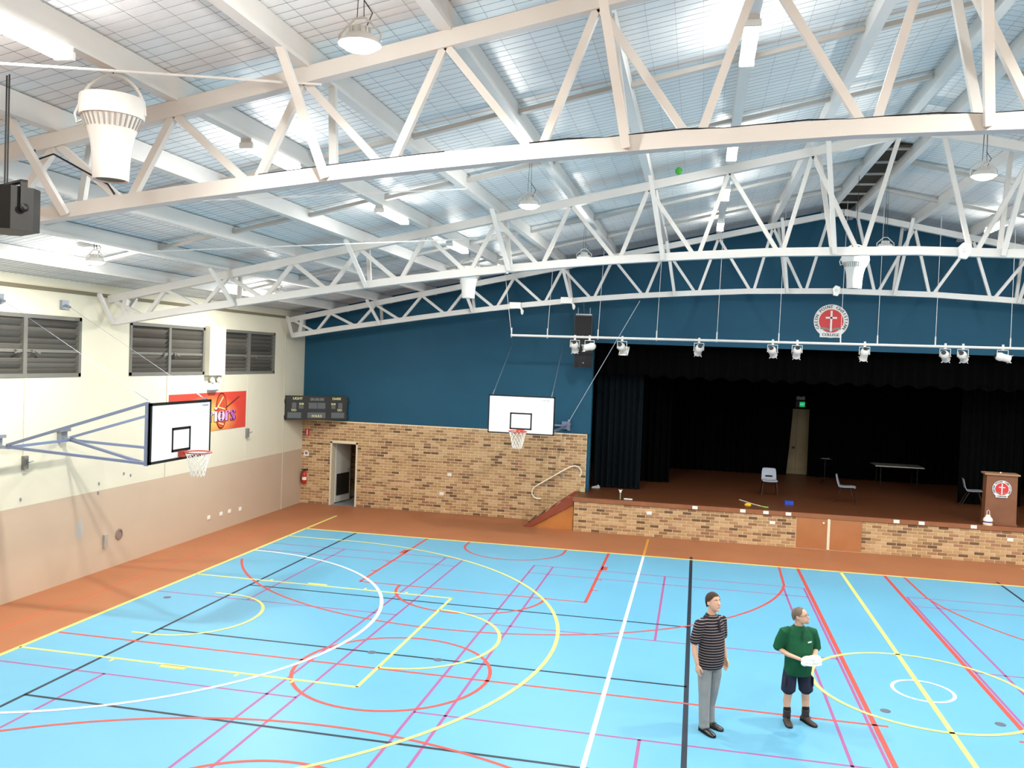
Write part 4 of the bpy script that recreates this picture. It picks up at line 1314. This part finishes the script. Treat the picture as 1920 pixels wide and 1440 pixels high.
# ------------------------------------------------------------------ lighting bar with spotlights
YBAR = 10.0
def zbar(x):
    return 5.69 + (x - 5.3) * .008
lb = thing('lighting_bar', 'long white pipe hung before the stage for spotlights', 'bar', (14.4, YBAR, 5.7), world=True)
MB().tube([(5.33, YBAR, zbar(5.33)), (23.5, YBAR, zbar(14) + .02)], .035, 10).build('pipe', WHITE, lb)
for x in (5.35, 6.4, 7.85, 9.49, 11.13, 12.77, 14.36, 15.29, 16.72, 18.52, 20.3, 22.0):
    xt = x - .35 if x < 5.4 else x + .06
    hg = MB().tube([(x, YBAR, zbar(x)), (xt, YBAR + .25, deck(xt))], .007, 5)
    hg.tube([(x, YBAR, zbar(x) + .22), (x, YBAR, zbar(x) - .06)], .018, 6)
    hg.build('hanger', WHITE, lb)
m_can = mat('off_white_lamp_body', (214, 212, 208), .4)
def make_spot():
    t = thing('stage_spotlight', 'x', 'spotlight', group='white stage spotlights on the bar')
    y = MB()
    y.tube([(-.13, 0, -.3), (-.13, 0, -.1), (.13, 0, -.1), (.13, 0, -.3)], .012, 6); y.box(-.03, .03, -.02, .02, -.1, .0); y.tube([(0, 0, -.02), (0, 0, .05)], .03, 8)
    y.build('yoke', m_can, t)
    return t
def spot_head(t, tilt, pan, frame=True, square=False):
    M = (Matrix.Translation((0, 0, -.28)) @ Matrix.Rotation(pan, 4, 'Z') @ Matrix.Rotation(tilt, 4, 'X'))
    R3 = M.to_3x3()
    c = M.translation
    MB().lathe([(.02, .19), (.05, .18), (.1, .13), (.115, .05), (.1, .0), (.095, -.16), (.105, -.18), (.09, -.18), (.07, -.02)], n=20, M=R3, c=c).build('can', m_can, t, smooth=True)
    MB().lathe([(.04, .186), (.062, .178), (.06, .19), (.03, .2)], n=14, M=R3, c=c).build('rear_cap', DARKGREY, t)
    MB().lathe([(.0, -.15), (.085, -.15), (.085, -.14), (0, -.14)], n=18, M=R3, c=c).build('lens', mat('dark_lens', (60, 60, 66), .1), t)
    e = MB()
    if square:
        for x0, x1, y0, y1 in ((-.14, .14, -.14, -.09), (-.14, .14, .09, .14), (-.14, -.09, -.14, .14), (.09, .14, -.14, .14)):
            vs = [M @ Vector((x, yy, z)) for z in (-.2, -.185) for x, yy in ((x0, y0), (x1, y0), (x1, y1), (x0, y1))]
            e.add(vs, [(3, 2, 1, 0), (4, 5, 6, 7), (0, 1, 5, 4), (1, 2, 6, 5), (2, 3, 7, 6), (3, 0, 4, 7)])
    else:
        for k in range(4):
            a = pi / 4 + k * pi / 2
            e.bar(M @ Vector((.1 * cos(a), .1 * sin(a), -.17)), M @ Vector((.14 * cos(a), .14 * sin(a), -.2)), .045, .012)
    e.build('frame_holder', m_can, t)
SPOTS = [(7.2, .35, 0, 0, 'leftmost white spotlight, pointing down before the black loudspeakers'), (7.62, .9, 1.9, 0, 'second spotlight from the left, tilted sideways against its neighbour'), (8.54, .6, -.3, 1, 'spotlight with a square front frame near the stage corner'),
         (10.66, .5, .2, 0, 'lone spotlight left of the stage centre'), (12.62, .55, -.3, 0, 'brighter white spotlight of the pair left of the crest'), (13.26, .4, 0, 0, 'greyer spotlight of the pair left of the crest'),
         (14.98, .25, .05, 0, 'lone spotlight just right of the crest'), (16.97, .6, -.45, 0, 'left spotlight of the touching pair above the lectern side'), (17.4, .6, -.5, 0, 'right spotlight of the touching pair above the lectern side'), (18.35, 1.2, -1.5, 0, 'spotlight turned sideways nearest the right edge')]
for x, tilt, pan, sq_, lab in SPOTS:
    t = make_spot(); t['label'] = lab; t.location = (x, YBAR, zbar(x))
    # the can leans back towards the stage
    spot_head(t, min(tilt + .5, 1.35), pan, square=bool(sq_))

# fittings clipped to the trusses
for x, y, z, nm, lab in ((5.29, 10.66, 6.585, 'truss_light', 'left white emergency box clipped to the far truss'), (6.82, 10.66, 6.77, 'truss_light', 'right white emergency box clipped to the far truss beside the loudspeakers')):
    t = thing(nm, lab, 'light fitting', (x, y, z), group='emergency light fittings')
    MB().box(-.17, .17, -.05, .05, -.08, .1).build('battery_box', WHITEPL, t)
    mb = MB().tube([(.16, 0, -.06), (.2, 0, -.12)], .03, 8); mb.lathe([(.02, 0), (.05, -.06), (.03, -.14), (.01, -.16)], n=12, c=(.22, -.02, -.1)); mb.build('lamp_head', WHITEPL, t)
for (x, y, z), lab in (((14.28, 10.66, 7.21), 'white detector box clipped to the far truss above the crest'), ((16.05 - .9, 1.95, 7.2), 'white detector box clipped to the middle truss chord')):
    t = thing('detector_box', lab, 'detector', (x, y, z), group='white detector boxes on the trusses')
    MB().prism([(-.07, -.13), (.04, -.15), (.1, -.05), (.1, .1), (-.02, .14), (-.1, .05)], -.07, .03).build('housing', WHITEPL, t)
    MB().lathe([(.04, 0), (.03, .02)], n=10, M=Matrix.Rotation(pi / 2, 3, 'X'), c=(0, -.07, 0)).build('sensor', mat('pale_sensor', (205, 205, 205), .3), t)
gb = thing('green_ball', 'small green ball lodged on the upper chord of the middle truss', 'ball', (10.15, 2.0, chord(10.15) + .085))
MB().lathe([(.07 * sin(pi * i / 10) + .0005, .07 - .07 * cos(pi * i / 10)) for i in range(11)], n=18).build('ball_felt', mat('green_felt', (70, 160, 60), .8), gb, smooth=True)
MB().tube([(.071 * cos(2 * pi * i / 24), .03 * sin(4 * pi * i / 24), .07 + .071 * sin(2 * pi * i / 24) * .8) for i in range(24)], .003, 4, closed=True).build('seam', WHITEPL, gb)
# roof tie rods and a dark cable along the nearest truss
rod('tie_rod', 'long thin white roof tie rod crossing the upper left corner', (3.9, -9.6, 7.1), (6.9, -6.75, 7.64), .012)
rod('tie_rod', 'thin slanting white rod behind the nearest truss at left', (5.3, -6.2, 6.6), (6.9, -1.2, 7.7), .01)
rod('tie_rod', 'thin white rod under the left slope before the middle truss', (1.4, -1.5, 6.6), (6.3, 2.0, 7.35), .012)
cb = MB()
cb.tube([(9.0 + i * .36, -6.67, low(9.0 + i * .36) + .08 + .012 * sin(i * 2.1)) for i in range(16)], .007, 5)
cb.tube([(6.2 + i * .28, -6.66, low(6.2 + i * .28) + .082) for i in range(8)], .006, 5)
tag(cb.build('power_cable', BLACK), 'thin black cable lying along the lower chord of the nearest truss', 'cable')
tag(MB().tube([(3.6, -6.7, chord(3.6) - .08), (3.62, -6.72, chord(3.6) - .2), (3.85, -6.72, 7.0), (4.5, -6.7, 6.68), (4.58, -6.7, low(4.6) + .08)], .01, 6).build('power_cable', BLACK), 'black cable drooping between the chords at the left of the nearest truss', 'cable')

# ================================================================== people
def ring(c, a, b, ra, rb, n=14):
    return [c + a * (ra * cos(2 * pi * k / n)) + b * (rb * sin(2 * pi * k / n)) for k in range(n)]
def limb(mb, pts, rads, flat=1.0, side=None, n=12):
    """tapered limb through points; flat squeezes it along the second axis"""
    pts = [Vector(p) for p in pts]
    rings = []
    N = len(pts)
    for i, p in enumerate(pts):
        t = (pts[min(i + 1, N - 1)] - pts[max(i - 1, 0)]).normalized()
        s = Vector(side) if side is not None else Vector((1, 0, 0))
        a = (s - t * s.dot(t))
        if a.length < .15:
            a = Vector((0, 1, 0)) - t * t.y
        a.normalize(); b = t.cross(a)
        r = rads[i]
        if i == 0:
            rings.append(ring(p - t * r * .55, a, b, r * .55, r * .55 * flat, n))
        rings.append(ring(p, a, b, r, r * flat, n))
        if i == N - 1:
            rings.append(ring(p + t * r * .55, a, b, r * .55, r * .55 * flat, n))
    mb.loft(rings)
def column(mb, secs, n=20, M=None):
    """stack of level ellipses (x, y, z, rx, ry)"""
    rings = []
    for x, y, z, rx, ry in secs:
        r = [Vector((x + rx * cos(2 * pi * k / n), y + ry * sin(2 * pi * k / n), z)) for k in range(n)]
        rings.append([M @ p for p in r] if M is not None else r)
    mb.loft(rings)
def blob(mb, c, rx, ry, rz, M=None, n=12):
    c = Vector(c)
    rings = []
    for i in range(1, 8):
        f = pi * i / 8
        r = [c + Vector((rx * sin(f) * cos(2 * pi * k / n), ry * sin(f) * sin(2 * pi * k / n), rz * cos(f))) for k in range(n)]
        rings.append([M @ p for p in r] if M is not None else r)
    mb.loft(rings)
def fuse(mb, name, m, parent, voxel, smooth=4, scale=(1, 1, 1)):
    """melt the overlapping pieces into one continuous surface"""
    me = mb.mesh(name + '_raw', m)
    o = bpy.data.objects.new(name, me); COL.objects.link(o)
    md = o.modifiers.new('remesh', 'REMESH'); md.mode = 'VOXEL'; md.voxel_size = voxel; md.use_smooth_shade = True
    if smooth:
        ms = o.modifiers.new('smooth', 'SMOOTH'); ms.factor = .5; ms.iterations = smooth
    bpy.context.view_layer.update()
    ev = bpy.data.meshes.new_from_object(o.evaluated_get(bpy.context.evaluated_depsgraph_get()))
    ev.materials.clear()
    ev.materials.append(m)
    bpy.data.objects.remove(o); bpy.data.meshes.remove(me)
    ev.name = name
    ev.polygons.foreach_set('use_smooth', [True] * len(ev.polygons))
    if scale != (1, 1, 1):
        ev.transform(Matrix.Diagonal((*scale, 1)))
    return link(name, ev, parent)
def hand(mb, w, d, nrm, thumb, curl=.35, L=.19, spread=.018):
    """palm and five fingers: w wrist, d pointing direction, nrm towards the palm, thumb side"""
    w, d, nrm, thumb = Vector(w), Vector(d).normalized(), Vector(nrm).normalized(), Vector(thumb).normalized()
    k = L / .19
    limb(mb, [w, w + d * .03 * k, w + d * .07 * k, w + d * .095 * k], [.026 * k, .034 * k, .042 * k, .038 * k], .42, thumb)
    for i, (o_, ln) in enumerate(((.031, .078), (.011, .088), (-.010, .082), (-.030, .064))):
        p = w + d * (.09 * k) + thumb * (o_ * k)
        pts = [p]
        dd = d.copy()
        for j, f in enumerate((.45, .32, .23)):
            a = curl * (.6 + .5 * j)
            dd = (dd * cos(a) + nrm * sin(a)).normalized()
            p = p + dd * (ln * f * k)
            pts.append(p)
        limb(mb, pts, [.0105 * k, .0098 * k, .009 * k, .0078 * k], 1, thumb, 8)
    p = w + d * .025 * k + thumb * .028 * k
    q = p + (d * .6 + thumb * .7 + nrm * .25).normalized() * .042 * k
    r_ = q + (d * .9 + thumb * .15 + nrm * .35).normalized() * .034 * k
    s_ = r_ + (d * .95 - thumb * .05 + nrm * .35).normalized() * .024 * k
    limb(mb, [p, q, r_, s_], [.015 * k, .0125 * k, .0115 * k, .009 * k], 1, nrm, 8)
def head(mb, M, wide=1.0):
    """head about .25 high; face looks along -y, origin at the base of the skull"""
    column(mb, [(0, -.035, -.075, .03 * wide, .035), (0, -.035, -.06, .047 * wide, .055), (0, -.03, -.03, .06 * wide, .075), (0, -.022, 0, .068 * wide, .086), (0, -.014, .04, .073 * wide, .095), (0, -.004, .08, .077 * wide, .1), (0, 0, .115, .074 * wide, .096), (0, .004, .145, .058 * wide, .078), (0, .004, .163, .032 * wide, .045)], M=M)
    limb(mb, [M @ Vector((0, -.098, .058)), M @ Vector((0, -.116, .03)), M @ Vector((0, -.122, .012))], [.008, .0125, .016], 1, M.to_3x3() @ Vector((1, 0, 0)), 8)
    limb(mb, [M @ Vector((-.05, -.082, .072)), M @ Vector((0, -.1, .07)), M @ Vector((.05, -.082, .072))], [.01, .012, .01], .8, None, 8)
    limb(mb, [M @ Vector((-.02, -.1, -.022)), M @ Vector((0, -.106, -.022)), M @ Vector((.02, -.1, -.022))], [.008, .012, .008], .8, None, 8)
    blob(mb, (0, -.078, -.062), .026, .024, .02, M)
    for s in (-1, 1):
        blob(mb, (s * .076 * wide, .008, .03), .011, .022, .034, M, 8)
def face_parts(parent, M, wide=1.0, brows=(70, 48, 34), scale=(1, 1, 1)):
    S = Matrix.Diagonal((*scale, 1))
    for s in (-1, 1):
        mb = MB(); blob(mb, (s * .031, -.09, .05), .0115, .008, .008, S @ M, 10)
        e = mb.build('eye', mat('eye_white', (228, 224, 218), .3), parent, smooth=True)
        mb = MB(); blob(mb, (s * .031 + .003, -.0965, .0505), .0055, .004, .0055, S @ M, 8); mb.build('iris', mat('dark_iris', (46, 34, 28), .3), e)
        mb = MB(); limb(mb, [S @ M @ Vector((s * .014, -.105, .072)), S @ M @ Vector((s * .033, -.1, .079)), S @ M @ Vector((s * .052, -.086, .073))], [.004, .005, .003], 1, None, 6)
        mb.build('eyebrow', mat('brow_%d' % brows[0], brows, .9), parent)
    mb = MB(); limb(mb, [S @ M @ Vector((-.024, -.1, -.021)), S @ M @ Vector((0, -.113, -.019)), S @ M @ Vector((.024, -.1, -.021))], [.003, .0055, .003], .8, None, 6)
    mb.build('lips', mat('lip_skin', (176, 104, 92), .5), parent, smooth=True)
def hair_cap(parent, M, m, wide=1.0, hairline=.1, side=.02, grow=1.06, scale=(1, 1, 1)):
    """hair hugging the skull, open at the face"""
    S = Matrix.Diagonal((*scale, 1))
    mb = MB()
    rows = []
    nu, nv = 28, 10
    R3 = []
    for i in range(nv + 1):
        f = i / nv
        r = []
        for k in range(nu):
            a = 2 * pi * k / nu
            front = max(0, -sin(a))          # -y is the face
            t1 = min(1, max(0, (front - .04) / .3)); t2 = min(1, max(0, (front - .45) / .4))
            zl = -.022 + (.078 + .022) * t1 + (hairline - .078) * t2
            if abs(cos(a)) > .86:
                zl = max(zl, side)
            z = .172 + (zl - .172) * f ** 1.15
            t = min(1, max(0, (z + .06) / .235))
            rad = sqrt(max(0, 1 - ((z - .068) / .106) ** 2)) if z > .068 else (1 - .18 * ((.068 - z) / .11) ** 2)
            x = .0775 * wide * grow * rad * cos(a); y = .1 * grow * rad * sin(a) + (.002 if z > .05 else .004)
            r.append(S @ M @ Vector((x, y, z)))
        rows.append(r + [r[0]])
    shell(mb, rows, th=-.006)
    return mb.build('hair', m, parent, smooth=True)
def shoe(parent, ankle, toe_dir, m, L=.3, high=.09, sole=None, scale=(1, 1, 1)):
    S = Matrix.Diagonal((*scale, 1))
    d = Vector((toe_dir[0], toe_dir[1], 0)).normalized(); sd = Vector((-d.y, d.x, 0)); a = Vector((ankle[0], ankle[1], 0))
    mb = MB()
    secs = [(-.075, .028, .02, .07), (-.07, .036, .012, .085), (-.03, .04, .012, high + .0), (.02, .042, .012, high), (.07, .046, .012, .075), (.13, .05, .012, .06), (.18, .046, .012, .05), (.215, .03, .014, .035)]
    rings = []
    for x, w, z0, z1 in secs:
        x *= L / .3; c = a + d * x
        rr = []
        for k in range(14):
            g = 2 * pi * k / 14
            rr.append(S @ (c + sd * (w * cos(g)) + Vector((0, 0, max(.012, (z0 + z1) / 2 + (z1 - z0) / 2 * sin(g))))))
        rings.append(rr)
    mb.loft(rings)
    o = mb.build('shoe', m, parent, smooth=True)
    so = MB(); out = []
    for x, w in ((-.08, .02), (-.07, .036), (0, .042), (.1, .05), (.17, .049), (.21, .03), (.222, .012)):
        out.append((x * L / .3, w))
    pts = [S @ (a + d * x + sd * w) for x, w in out] + [S @ (a + d * x - sd * w) for x, w in reversed(out)]
    n = len(pts)
    so.add([(p.x, p.y, 0) for p in pts] + [(p.x, p.y, .02 * scale[2]) for p in pts], [tuple(range(n)), tuple(range(2 * n - 1, n - 1, -1))] + [(i, i + n, (i + 1) % n + n, (i + 1) % n) for i in range(n)])
    so.build('sole', sole or BLACK, o)
    lc_ = MB()
    for k in range(3):
        c = a + d * (.04 + k * .028) * (L / .3) + Vector((0, 0, high - .004 - k * .008))
        lc_.bar(S @ (c - sd * .022), S @ (c + sd * .022), .006, .008)
    lc_.build('lace', BLACK, o)
    return o

m_skin = mat('fair_skin', (214, 168, 142), .55, spec=.35, var=.06, vscale=12)

# ---- first man: striped polo, grey trousers, arms hanging, looking up
S1 = 1.915 / 1.9
p1 = thing('person', 'man in navy striped polo and grey trousers standing by the black line', 'person', (10.99, -2.6, 0), radians(46), group='two men standing on the court')
sc1 = (S1 * 1.03, S1 * 1.03, S1)
body = MB()
Hm = Matrix.Translation((0, -.012, 1.715)) @ Matrix.Rotation(radians(-4), 4, 'Z') @ Matrix.Rotation(radians(-12), 4, 'X')
head(body, Hm, 1.02)
limb(body, [(0, .02, 1.53), (0, .012, 1.6), (0, -.004, 1.68)], [.07, .06, .058], 1)
column(body, [(0, .01, .86, .15, .11), (0, .01, .98, .16, .115), (0, .005, 1.12, .15, .115), (0, .01, 1.3, .165, .115), (0, .015, 1.43, .17, .105), (0, .02, 1.52, .12, .08), (0, .02, 1.56, .06, .06)])
leg = {}
for s, ax, ay in ((-1, -.10, -.03), (1, .10, .06)):
    limb(body, [(s * .09, .01, .93), (s * .1, .0, .75), ((s * .1 + ax) / 2, ay * .5, .5), (ax, ay + .01, .3), (ax, ay, .08)], [.085, .075, .055, .05, .036])
    limb(body, [(ax, ay + .02, .05), (ax, ay - .06, .04), (ax, ay - .14, .03)], [.035, .035, .026], .8)
    sh = (s * .195, .02, 1.49); el = (s * .265, .05, 1.2); wr = (s * .265, -.02, .96)
    limb(body, [(s * .14, .02, 1.5), sh, (s * .235, .035, 1.34), el, (s * .27, .02, 1.08), wr], [.05, .055, .048, .04, .038, .027])
    hand(body, wr, (s * .0, -.12, -1), (-s, -.25, 0), (0, -1, -.1), .3, .19)
b1 = fuse(body, 'body', m_skin, p1, .0065, 3, sc1)
# shirt
m_polo = striped('navy_striped_knit', (24, 24, 34), (150, 132, 126), 2, .036, .26)
shm = MB()
column(shm, [(0, -.005, .87, .185, .14), (0, -.01, .93, .195, .15), (0, -.015, 1.06, .19, .155), (0, -.01, 1.2, .19, .15), (0, .0, 1.34, .2, .145), (0, .01, 1.45, .205, .13), (0, .018, 1.52, .15, .105), (0, .018, 1.575, .08, .08), (0, .012, 1.59, .066, .068)])
for s in (-1, 1):
    limb(shm, [(s * .13, .02, 1.5), (s * .2, .02, 1.48), (s * .24, .035, 1.34), (s * .262, .045, 1.24)], [.062, .078, .07, .068])
shirt = fuse(shm, 'polo_shirt', m_polo, p1, .009, 4, sc1)
cm = MB()
col_m = mat('navy_collar_knit', (28, 28, 40), .9)
S4 = Matrix.Diagonal((*sc1, 1))
def collar(parent, m, r=.07, z=1.575, h=.04, cy_=.012, S=S4):
    mb = MB(); rows = []
    for i in range(4):
        f = i / 3
        rr = []
        for k in range(21):
            a = -pi / 2 + radians(16) + (2 * pi - radians(32)) * k / 20
            rad = r * (1 - .12 * (1 - abs(2 * f - 1))) + (.02 * f if i > 1 else 0)
            zz = z + h * (1 - abs(2 * f - 1) * 1.0) - (.02 * f if f > .5 else 0) - .035 * max(0, -sin(a))
            rr.append(S @ Vector((rad * cos(a), cy_ + rad * 1.02 * sin(a), zz)))
        rows.append(rr)
    shell(mb, rows, th=.004)
    return mb.build('collar', m, parent, smooth=True)
collar(shirt, col_m)
pk = MB(); pk.bar(S4 @ Vector((0, -.115, 1.535)), S4 @ Vector((0, -.149, 1.4)), .032, .008, ref=(0, -1, 0)); pk.build('placket', col_m, shirt)
# trousers
m_tr = mat('grey_trouser_cloth', (146, 147, 147), .85, spec=.2, var=.14, vscale=9, bump=.3, bscale=14)
tm = MB()
column(tm, [(0, .0, .86, .15, .12), (0, .0, .93, .175, .13), (0, .0, 1.0, .172, .128)])
for s, ax, ay in ((-1, -.10, -.03), (1, .10, .06)):
    limb(tm, [(s * .085, .005, .92), (s * .095, .0, .75), ((s * .1 + ax) / 2, ay * .5, .5), (ax, ay + .01, .3), (ax, ay + .0, .12), (ax, ay - .005, .075)], [.1, .093, .078, .072, .07, .073])
fuse(tm, 'trousers', m_tr, p1, .009, 4, sc1)
m_shoe = mat('black_leather', (24, 22, 22), .28, spec=.6)
for s, ax, ay, a in ((-1, -.10, -.03, .0), (1, .10, .06, .0)):
    shoe(p1, (ax, ay, 0), (sin(a) + s * .12, -cos(a)), m_shoe, .3, .1, scale=sc1)
face_parts(p1, Hm, 1.02, (64, 44, 30), sc1)
hair_cap(p1, Hm, mat('dark_brown_hair', (58, 42, 32), .8, var=.3, vscale=30), 1.02, .118, .06, 1.05, sc1)

# ---- second man: green polo, navy shorts, boots, holding a white cap
S2 = 1.665 / 1.9
p2 = thing('person', 'shorter man in green polo, dark shorts and boots holding white cloth', 'person', (12.21, -1.98, 0), radians(16), group='two men standing on the court')
sc2 = (S2 * 1.16, S2 * 1.16, S2)
body = MB()
Hm2 = Matrix.Translation((0, -.015, 1.7)) @ Matrix.Rotation(radians(52), 4, 'Z') @ Matrix.Rotation(radians(-8), 4, 'X')
head(body, Hm2, 1.0)
limb(body, [(0, .02, 1.52), (0, .01, 1.6), (0, -.008, 1.67)], [.07, .06, .058], 1)
column(body, [(0, .01, .86, .15, .11), (0, .0, .98, .16, .12), (0, -.02, 1.12, .16, .14), (0, -.01, 1.3, .165, .13), (0, .01, 1.43, .17, .11), (0, .02, 1.52, .12, .08), (0, .02, 1.56, .06, .06)])
LEGS = ((-1, -.12, .0, -.15), (1, .155, .02, .35))
for s, ax, ay, a in LEGS:
    limb(body, [(s * .09, .01, .93), (s * .1, .0, .75), ((s * .1 + ax) / 2, ay * .5 - .01, .52), (ax, ay + .02, .36), (ax, ay + .01, .22), (ax, ay, .08)], [.085, .075, .056, .056, .045, .036])
    limb(body, [(ax, ay + .02, .05), (ax + .02 * s, ay - .06, .04), (ax + .03 * s, ay - .14, .03)], [.035, .035, .026], .8)
    sh = (s * .19, .02, 1.455); el = (s * .27, .04, 1.2); wr = (s * .085 + .02, -.265, 1.13)
    limb(body, [(s * .14, .02, 1.5), sh, (s * .24, .035, 1.34), el, (s * .19, -.11, 1.15), wr], [.05, .055, .048, .04, .037, .026])
    hand(body, wr, (-s * .35, -.9, .05), (-s, -.1, .1), (0, .1, 1), .4, .17)
b2 = fuse(body, 'body', m_skin, p2, .0065, 3, sc2)
m_grn = mat('bottle_green_knit', (20, 84, 54), .85, spec=.25, var=.18, vscale=8, bump=.25, bscale=10)
shm = MB()
column(shm, [(0, -.015, .8, .18, .15), (0, -.02, .88, .19, .16), (0, -.03, 1.05, .19, .175), (0, -.025, 1.2, .19, .17), (0, -.005, 1.34, .2, .15), (0, .01, 1.45, .2, .13), (0, .018, 1.52, .15, .105), (0, .018, 1.57, .08, .08), (0, .012, 1.585, .066, .068)])
for s in (-1, 1):
    limb(shm, [(s * .12, .02, 1.5), (s * .195, .02, 1.475), (s * .245, .035, 1.33), (s * .268, .045, 1.2)], [.066, .08, .076, .077])
shirt2 = fuse(shm, 'polo_shirt', m_grn, p2, .009, 4, sc2)
S42 = Matrix.Diagonal((*sc2, 1))
collar(shirt2, mat('dark_green_collar', (14, 60, 40), .9), .07, 1.568, .038, .012, S42)
pk = MB(); pk.bar(S42 @ Vector((0, -.117, 1.53)), S42 @ Vector((0, -.158, 1.38)), .028, .008, ref=(0, -1, 0)); pk.build('placket', MATS['dark_green_collar'], shirt2)
lg = MB(); lg.bar(S42 @ Vector((.07, -.152, 1.36)), S42 @ Vector((.13, -.128, 1.365)), .02, .006, ref=(.3, -1, 0)); lg.build('chest_print', mat('white_print', (210, 220, 214), .7), shirt2)
m_sh = mat('navy_drill_shorts', (44, 46, 62), .85, spec=.2, var=.15, vscale=9, bump=.3, bscale=12)
tm = MB()
column(tm, [(0, .0, .8, .16, .12), (0, .0, .9, .175, .13), (0, .0, 1.0, .17, .13)])
for s, ax, ay, a in LEGS:
    limb(tm, [(s * .085, .005, .9), (s * .105, .0, .75), ((s * .11 + ax * 1.05) / 2, ay * .5 - .005, .56), ((s * .11 + ax * 1.05) / 2, ay * .5 - .005, .53)], [.1, .1, .1, .1])
sht = fuse(tm, 'shorts', m_sh, p2, .009, 4, sc2)
pkt = MB()
for s, ax, ay, a in LEGS:
    pkt.bar(S42 @ Vector((s * .195, -.05, .78)), S42 @ Vector((s * .2, -.04, .63)), .012, .1, ref=(0, 1, 0))
pkt.build('cargo_pocket', m_sh, sht)
m_boot = mat('dark_brown_boot', (58, 48, 44), .6, var=.2, vscale=10)
for s, ax, ay, a in LEGS:
    bo_ = shoe(p2, (ax, ay, 0), (sin(a), -cos(a)), m_boot, .3, .13, scale=sc2)
    up_ = MB(); limb(up_, [(ax, ay + .005, .08), (ax, ay, .15), (ax, ay, .2)], [.055, .052, .056]); 
    up_.v = [tuple(S42 @ Vector(v)) for v in up_.v]
    up_.build('boot_collar', m_boot, bo_, smooth=True)
    sk = MB(); limb(sk, [(ax, ay, .18), (ax, ay, .245)], [.05, .05]); sk.v = [tuple(S42 @ Vector(v)) for v in sk.v]
    sk.build('sock', mat('black_sock', (22, 22, 26), .9), p2, smooth=True)
face_parts(p2, Hm2, 1.0, (110, 96, 84), sc2)
hair_cap(p2, Hm2, mat('grey_cropped_hair', (112, 98, 86), .85, var=.3, vscale=30), 1.0, .155, .06, 1.03, sc2)
gl = MB()
for s in (-1, 1):
    pts = [S42 @ Hm2 @ Vector((s * .032 + .021 * cos(2 * pi * i / 14), -.106, .05 + .015 * sin(2 * pi * i / 14))) for i in range(14)]
    gl.tube(pts, .0018, 5, closed=True)
    gl.tube([S42 @ Hm2 @ Vector((s * .054, -.103, .053)), S42 @ Hm2 @ Vector((s * .078, -.03, .05)), S42 @ Hm2 @ Vector((s * .083, .01, .045))], .0018, 5)
gl.build('spectacles', DARKGREY, p2)
mb = MB(); blob(mb, (0, -.1, -.05), .03, .02, .03, S42 @ Hm2, 10)
mb.build('goatee', mat('grey_beard', (168, 150, 136), .9), p2, smooth=True)
# what he holds: placed in the room just where his hands close
Mp = Matrix.Translation((12.21, -1.98, 0)) @ Matrix.Rotation(radians(16), 4, 'Z')
cc = Mp @ (S42 @ Vector((.045, -.345, 1.14)))
cp_ = thing('white_cloth_bundle', 'crumpled white cloth bundle held in the hands of the green-shirted man', 'cloth', cc, radians(16))
cl2 = MB()
blob(cl2, (-.045, 0, .0), .1, .075, .07); blob(cl2, (.06, -.005, .012), .085, .08, .075); blob(cl2, (-.1, -.01, -.03), .05, .05, .04); blob(cl2, (.09, .0, -.03), .06, .05, .04); blob(cl2, (0, -.03, .05), .07, .05, .04)
fuse(cl2, 'cloth', mat('white_cotton', (240, 240, 238), .9, bump=.4, bscale=18), cp_, .008, 3)
bd2 = MB().tube([(-.13, -.03, -.03), (-.05, -.085, -.035), (.05, -.09, -.03), (.12, -.05, -.03)], .012, 6); bd2.build('hem', MATS['white_cotton'], cp_)
